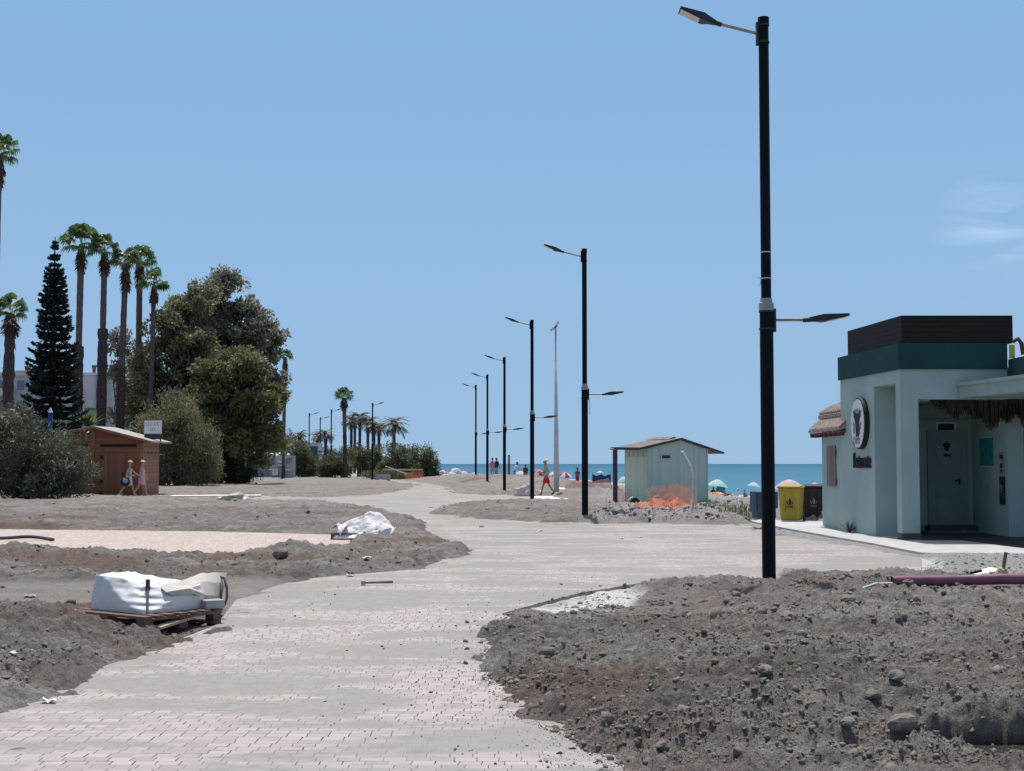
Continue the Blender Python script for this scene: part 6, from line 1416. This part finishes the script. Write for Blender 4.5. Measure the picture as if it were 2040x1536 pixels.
for a in (('white parasol at the edge of the hedge row', 882, 936, 190, 14, 'white'), ('salmon parasol between the white ones left of the far lamp', 889, 939, 178, 16, 'salmon'), ('broad white parasol left of the pale tilted one', 903, 938, 185, 30, 'white', 'white'), ('pale mint white parasol tilted on the bank', 913, 937, 150, 24, 'white', 'white', (R(24), R(20))),
          ('pink and white panelled parasol right of the tilted one', 924, 938, 188, 20, 'pink', 'white'), ('pale aqua parasol touching the far lamp pole', 945, 941, 182, 18, 'aqua', 'white'), ('wide white parasol behind the man in dark red', 1037, 944, 140, 30, 'white'), ('bright red and pink parasol left of the walking man', 1074, 946, 120, 34, 'red', 'pink', (R(8), R(18))),
          ('pale pink parasol between the walking man and the mast', 1101, 940, 128, 26, 'pink', 'white', (R(-6), R(-10))), ('red and white striped parasol right of the mast', 1126, 947, 118, 30, 'red', 'white', (R(6), R(12))), ('small white parasol above the navy windbreak', 1195, 938, 150, 14, 'white'),
          ('aqua and white parasol behind the shed porch post', 1240, 950, 128, 26, 'aqua', 'white', (R(-14), R(8))), ('mint and pale blue parasol over the sitting group', 1430, 955, 150, 44, 'mint', 'aqua', (R(8), R(-4)), 'open beach parasols', .34), ('white parasol just above the litter bin', 1502, 961, 135, 26, 'white', 'aqua', (R(10), R(0))),
          ('wide lilac pink and cream parasol behind the yellow bin', 1572, 955, 92, 66, 'pink', 'cream', (R(2), R(4))), ('coral pink parasol behind the brown bins', 1622, 961, 96, 36, 'salmon', 'pink')): parasol(*a)
# turquoise cloth hanging from the mint parasol
A = np.zeros((8, 8, 3)); u = np.linspace(-.5, .5, 8); A[..., 0] = u[None]*.75; A[..., 2] = -(u[:, None]+.5)*1.25; A[..., 1] = .06*np.sin(A[..., 0]*14)
mb = MB(); mb.grid(A); o = mb.build('hanging_towel', 'par_turq', None, loc=(X(1435, 149.3), 149.3, Z(966, 149.3))); o.modifiers.new('s', 'SOLIDIFY').thickness = .02; tag(o, 'turquoise towel hanging from the mint parasol', 'towel')
# orange pedal boat float, orange plastic box lying on sand
t = thing('kayak', 'flat orange kayak lying on the sand beside the green shed', 'kayak', (X(1425, 76), 76, tz(X(1425, 76), 76)), R(-52)); t.scale = (.62, .62, .62)
s = MB(); s.lathe([(.02, -1.0), (.12, -.8), (.2, -.4), (.22, 0), (.2, .4), (.12, .8), (.02, 1.0)], 14, 0, Matrix.Translation((0, 0, .22)) @ Matrix.Rotation(R(90), 4, 'Y') @ Matrix.Scale(.9, 4, (1, 0, 0)) @ Matrix.Scale(1.7, 4, (0, 1, 0))); s.build('hull', 'float_orange', t, smooth=True); s = MB(); s.ell((-.1, 0, .36), (.35, .2, .08), 12, 6); s.build('cockpit', 'hole_dark', t, smooth=True)
# ================================================================ netting
def net(name, label, cat, cols, m, parent=None, group=None, nu=10, nv=8, sag=.08, seed=1, base=None):
    """cols: list of (bottom point, top point); a sheet is hung between them with sag and wrinkles"""
    B = np.array([list(c[0]) for c in cols], float); T_ = np.array([list(c[1]) for c in cols], float); rows = []; uu = []
    for i in range(len(cols)-1):
        for f in np.linspace(0, 1, nu, endpoint=(i == len(cols)-2)):
            b = B[i]*(1-f)+B[i+1]*f; tp = T_[i]*(1-f)+T_[i+1]*f; tp = tp-np.array([0, 0, sag*4*f*(1-f)]); rows.append([b*(1-g)+tp*g for g in np.linspace(0, 1, nv)])
    A = np.array(rows); L = np.concatenate([[0], np.cumsum(np.linalg.norm(np.diff(A[:, nv//2], axis=0), axis=1))]); Hh = np.linalg.norm(A[:, -1]-A[:, 0], axis=1)
    w = .07*fbm(L[:, None]*2.2+np.zeros((1, nv)), np.linspace(0, 1, nv)[None]*2+np.zeros((len(L), 1)), seed, 3)
    A[..., 1] += w; A[..., 0] += w*.5
    org = A.reshape(-1, 3).mean(0); org[2] = A[..., 2].min()
    mb = MB(); mb.grid(A-org); o = mb.build(name, m, parent, loc=tuple(org) if parent is None else (0, 0, 0))
    at_ = o.data.attributes.new('uvm', 'FLOAT_VECTOR', 'POINT'); uv = np.zeros((A.shape[0], nv, 3)); uv[..., 0] = L[:, None]; uv[..., 1] = np.linspace(0, 1, nv)[None]*Hh[:, None]; at_.data.foreach_set('vector', uv.astype(np.float32).ravel())
    tag(o, label, cat, group); return o
def col(px, pyb, pyt, Y): return (P(px, pyb, Y), P(px, pyt, Y))
GN = 'plastic safety netting round the works'
net('safety_net', 'faded reddish netting along the spoil bank behind the fifth lamp', 'netting', [col(918, 966, 958, 104), col(945, 958, 949, 106), col(975, 962, 950, 107), col(1000, 961, 946, 108), col(1030, 963, 947, 108), col(1045, 968, 949, 107)], 'net_faded', None, GN, seed=2)
net('safety_net', 'pinkish netting drooping between the mast and the second lamp', 'netting', [col(1112, 985, 968, 84), col(1128, 989, 965, 83), col(1145, 986, 956, 84), col(1160, 984, 952, 84), col(1180, 984, 957, 82)], 'net_faded', None, GN, seed=4)
net('safety_net', 'faded netting panel stretched below the navy windbreak', 'netting', [col(1174, 980, 960, 74), col(1192, 978, 956, 73), col(1212, 977, 952, 72), col(1220, 986, 968, 70)], 'net_faded', None, GN, seed=6, sag=.02)
net('safety_net', 'crumpled orange netting hanging at the left corner of the green shed', 'netting', [col(1224, 1004, 975, 53.5), col(1232, 1008, 966, 53), col(1240, 1006, 972, 52.5), col(1247, 1001, 980, 52)], 'net_orange', None, GN, seed=8)
net('safety_net', 'dull netting peak draped against the front of the green shed', 'netting', [col(1288, 1003, 971, 48.4), col(1300, 1010, 967, 48.2), col(1318, 1012, 964, 48), col(1336, 1014, 963, 47.9), col(1354, 1014, 961, 47.8), col(1374, 1014, 968, 47.8), col(1389, 1018, 972, 48.2)], 'net_faded', None, GN, seed=10, sag=.06)
net('safety_net', 'bright folded orange netting sheet in front of the shed draped peak', 'netting', [col(1303, 996, 986, 46.7), col(1316, 1004, 978, 46.5), col(1332, 1011, 968, 46.3), col(1347, 1013, 960, 46.4), col(1360, 1011, 966, 46.6), col(1372, 1006, 974, 46.8), col(1390, 1018, 972, 47.1)], 'net_faded', None, GN, seed=12, sag=.05)
# heap of orange netting on the stones
nu, nv = 60, 16; u = np.linspace(0, 1, nu)[:, None]; v_ = np.linspace(0, 1, nv)[None]
gx = X(1262, 45.5)+u*(X(1390, 45.5)-X(1262, 45.5)); gy = 45+v_*1.7+0*u; hz_ = .10+.36*np.sin(math.pi*np.clip(v_, 0, 1))*(.45+.55*np.abs(fbm(gx*3.2+0*v_, gy*2.4, 5, 3))*2)*np.sin(math.pi*np.clip(u*1.02, 0, 1))**.4
A = np.stack([gx+.12*fbm(gx*5+0*v_, gy*5, 7, 2), gy+.1*fbm(gx*6+0*v_, gy*6, 8, 2), hz_+.05], -1); org = np.array([A[..., 0].mean(), A[..., 1].mean(), 0.])
mb = MB(); mb.grid(A-org); o = mb.build('safety_net', 'net_orange', None, loc=tuple(org)); a_ = o.data.attributes.new('uvm', 'FLOAT_VECTOR', 'POINT'); a_.data.foreach_set('vector', (A*1.3).astype(np.float32).ravel())
tag(o, 'crumpled heap of bright orange netting on the stones before the shed', 'netting', GN)
tag(MB().box(-.22, .22, -.15, .15, 0, .2).build('crate', 'float_orange', None, loc=(X(1436, 56), 56, tz(X(1436, 56), 56)), rz=R(20), bevel=.02), 'small faded orange crate among the weeds right of the shed', 'crate') if False else None
g = P(1437, 1014, 50); net('safety_net', 'small scrap of orange netting right of the shed by the weeds', 'netting', [((g.x-.3, 50, .02), (g.x-.22, 50.2, .25)), ((g.x, 49.9, .02), (g.x, 50.2, .22)), ((g.x+.28, 49.9, .0), (g.x+.28, 50.1, .16))], 'net_orange', None, GN, seed=14)
t = thing('pipe_coil', 'black coiled pipe end with a white rim at the shed corner', 'pipe', (X(1265, 49.5), 49.5, .12))
s = MB(); s.tube([(0, .5, .1), (0, 0, .12)], .17, 14); s.build('pipe', 'tyre', t); s = MB(); s.tube([(-.06+.19*math.cos(q), -.02, .12+.19*math.sin(q)) for q in np.linspace(1.7, 4.6, 10)], .03, 7); s.build('rim', 'sign_white', t)
# orange barrier with plank on the far path
T = thing('barrier', 'orange netting barrier under a timber rail with a leaning plank on the far path', 'barrier', (X(800, 139), 139, gz(X(800, 139), 139))); zb = T.location.z
for px in (766, 842): s = MB(); s.box(X(px, 139)-.05, X(px, 139)+.05, 138.95, 139.05, zb-.2, Z(933, 139)); s.build('post', 'stick', T, True)
s = MB(); s.box(X(764, 139), X(843, 139), 138.9, 138.95, Z(937.5, 139), Z(934, 139)); s.build('rail', 'fresh_wood', T, True)
s = MB(); s.tube([P(768, 929, 138.5), P(812, 945, 138)], .07, 6); s.build('leaning_plank', 'fresh_wood', T, True)
q = net('net', '', 'x', [col(806, 957, 941, 138.9), col(822, 957, 938, 138.8), col(843, 957, 938, 138.9)], 'net_orange', T, seed=20); 
for key in ('label', 'category'): del q[key]
q.location = Vector((X(824, 138.9), 138.9, Z(957, 138.9)))-T.location
tag(MB().box(-.7, .7, -.3, .3, -.1, .55).build('block', 'block_grey', None, loc=(X(763, 134), 134, gz(X(763, 134), 134)), bevel=.02), 'low grey block standing on the far path left of the orange barrier', 'block')
# navy windbreak and poles
T = thing('windbreak', 'navy blue beach windbreak cloth behind the faded netting panel', 'windbreak', (X(1200, 96), 96, tz(X(1200, 96), 96)))
zb = T.location.z
for px in (1180, 1198, 1216): s = MB(); s.tube([(X(px, 96), 96, zb-.2), (X(px, 96), 96, Z(943, 96)+.05)], .02, 6); s.build('pole', 'stick', T, True)
A = np.zeros((20, 8, 3)); u = np.linspace(0, 1, 20)[:, None]; v_ = np.linspace(0, 1, 8)[None]; A[..., 0] = X(1180, 96)+u*(X(1217, 96)-X(1180, 96)); A[..., 1] = 95.97+.1*np.sin(u*9)+0*v_; A[..., 2] = Z(962, 96)+v_*(Z(945, 96)-Z(962, 96)-.10*np.sin(u*7)**2)
s = MB(); s.grid(A); o = s.build('cloth', 'par_navy', T, True)
T = thing('timber_post', 'plain dark timber post with no lamp standing on the beach bank', 'post', (X(1014, 112), 112, tz(X(1014, 112), 112)))
z1 = Z(907, 112)-T.location.z; s = MB(); s.tube([(0, 0, -.2), (0, 0, z1)], [.08, .07], 10); s.build('post', 'dark_timber', T); s = MB(); s.tube([(0, 0, z1), (0, 0, z1+.04)], [.075, .05], 10); s.build('cap', 'black_paint', T)
# sack and rubble near the crossing
V, Fq = bag_mesh(.55, .35, (.2, .3, .35, .2), .45, 0, .3, 44, .08, [(.2, 0, .25, .35)], .15, False)
o = nmesh('bulk_sack', V, Fq, 'bag_beige', None, smooth=True, loc=(X(1046, 70), 70, .0)); tag(o, 'small torn cream sack with its neck pulled up behind the pale crossing', 'sack')
V, Fq = bag_mesh(.5, .3, (.2, .2, .25, .2), .22, 0, .2, 47, .06, None, .2, False)
o = nmesh('bulk_sack', V, Fq, 'bag_white', None, smooth=True, loc=(X(1067, 74), 74, gz(X(1067, 74), 74)+.0)); tag(o, 'flat white sack on the ground left of the walking man', 'sack')
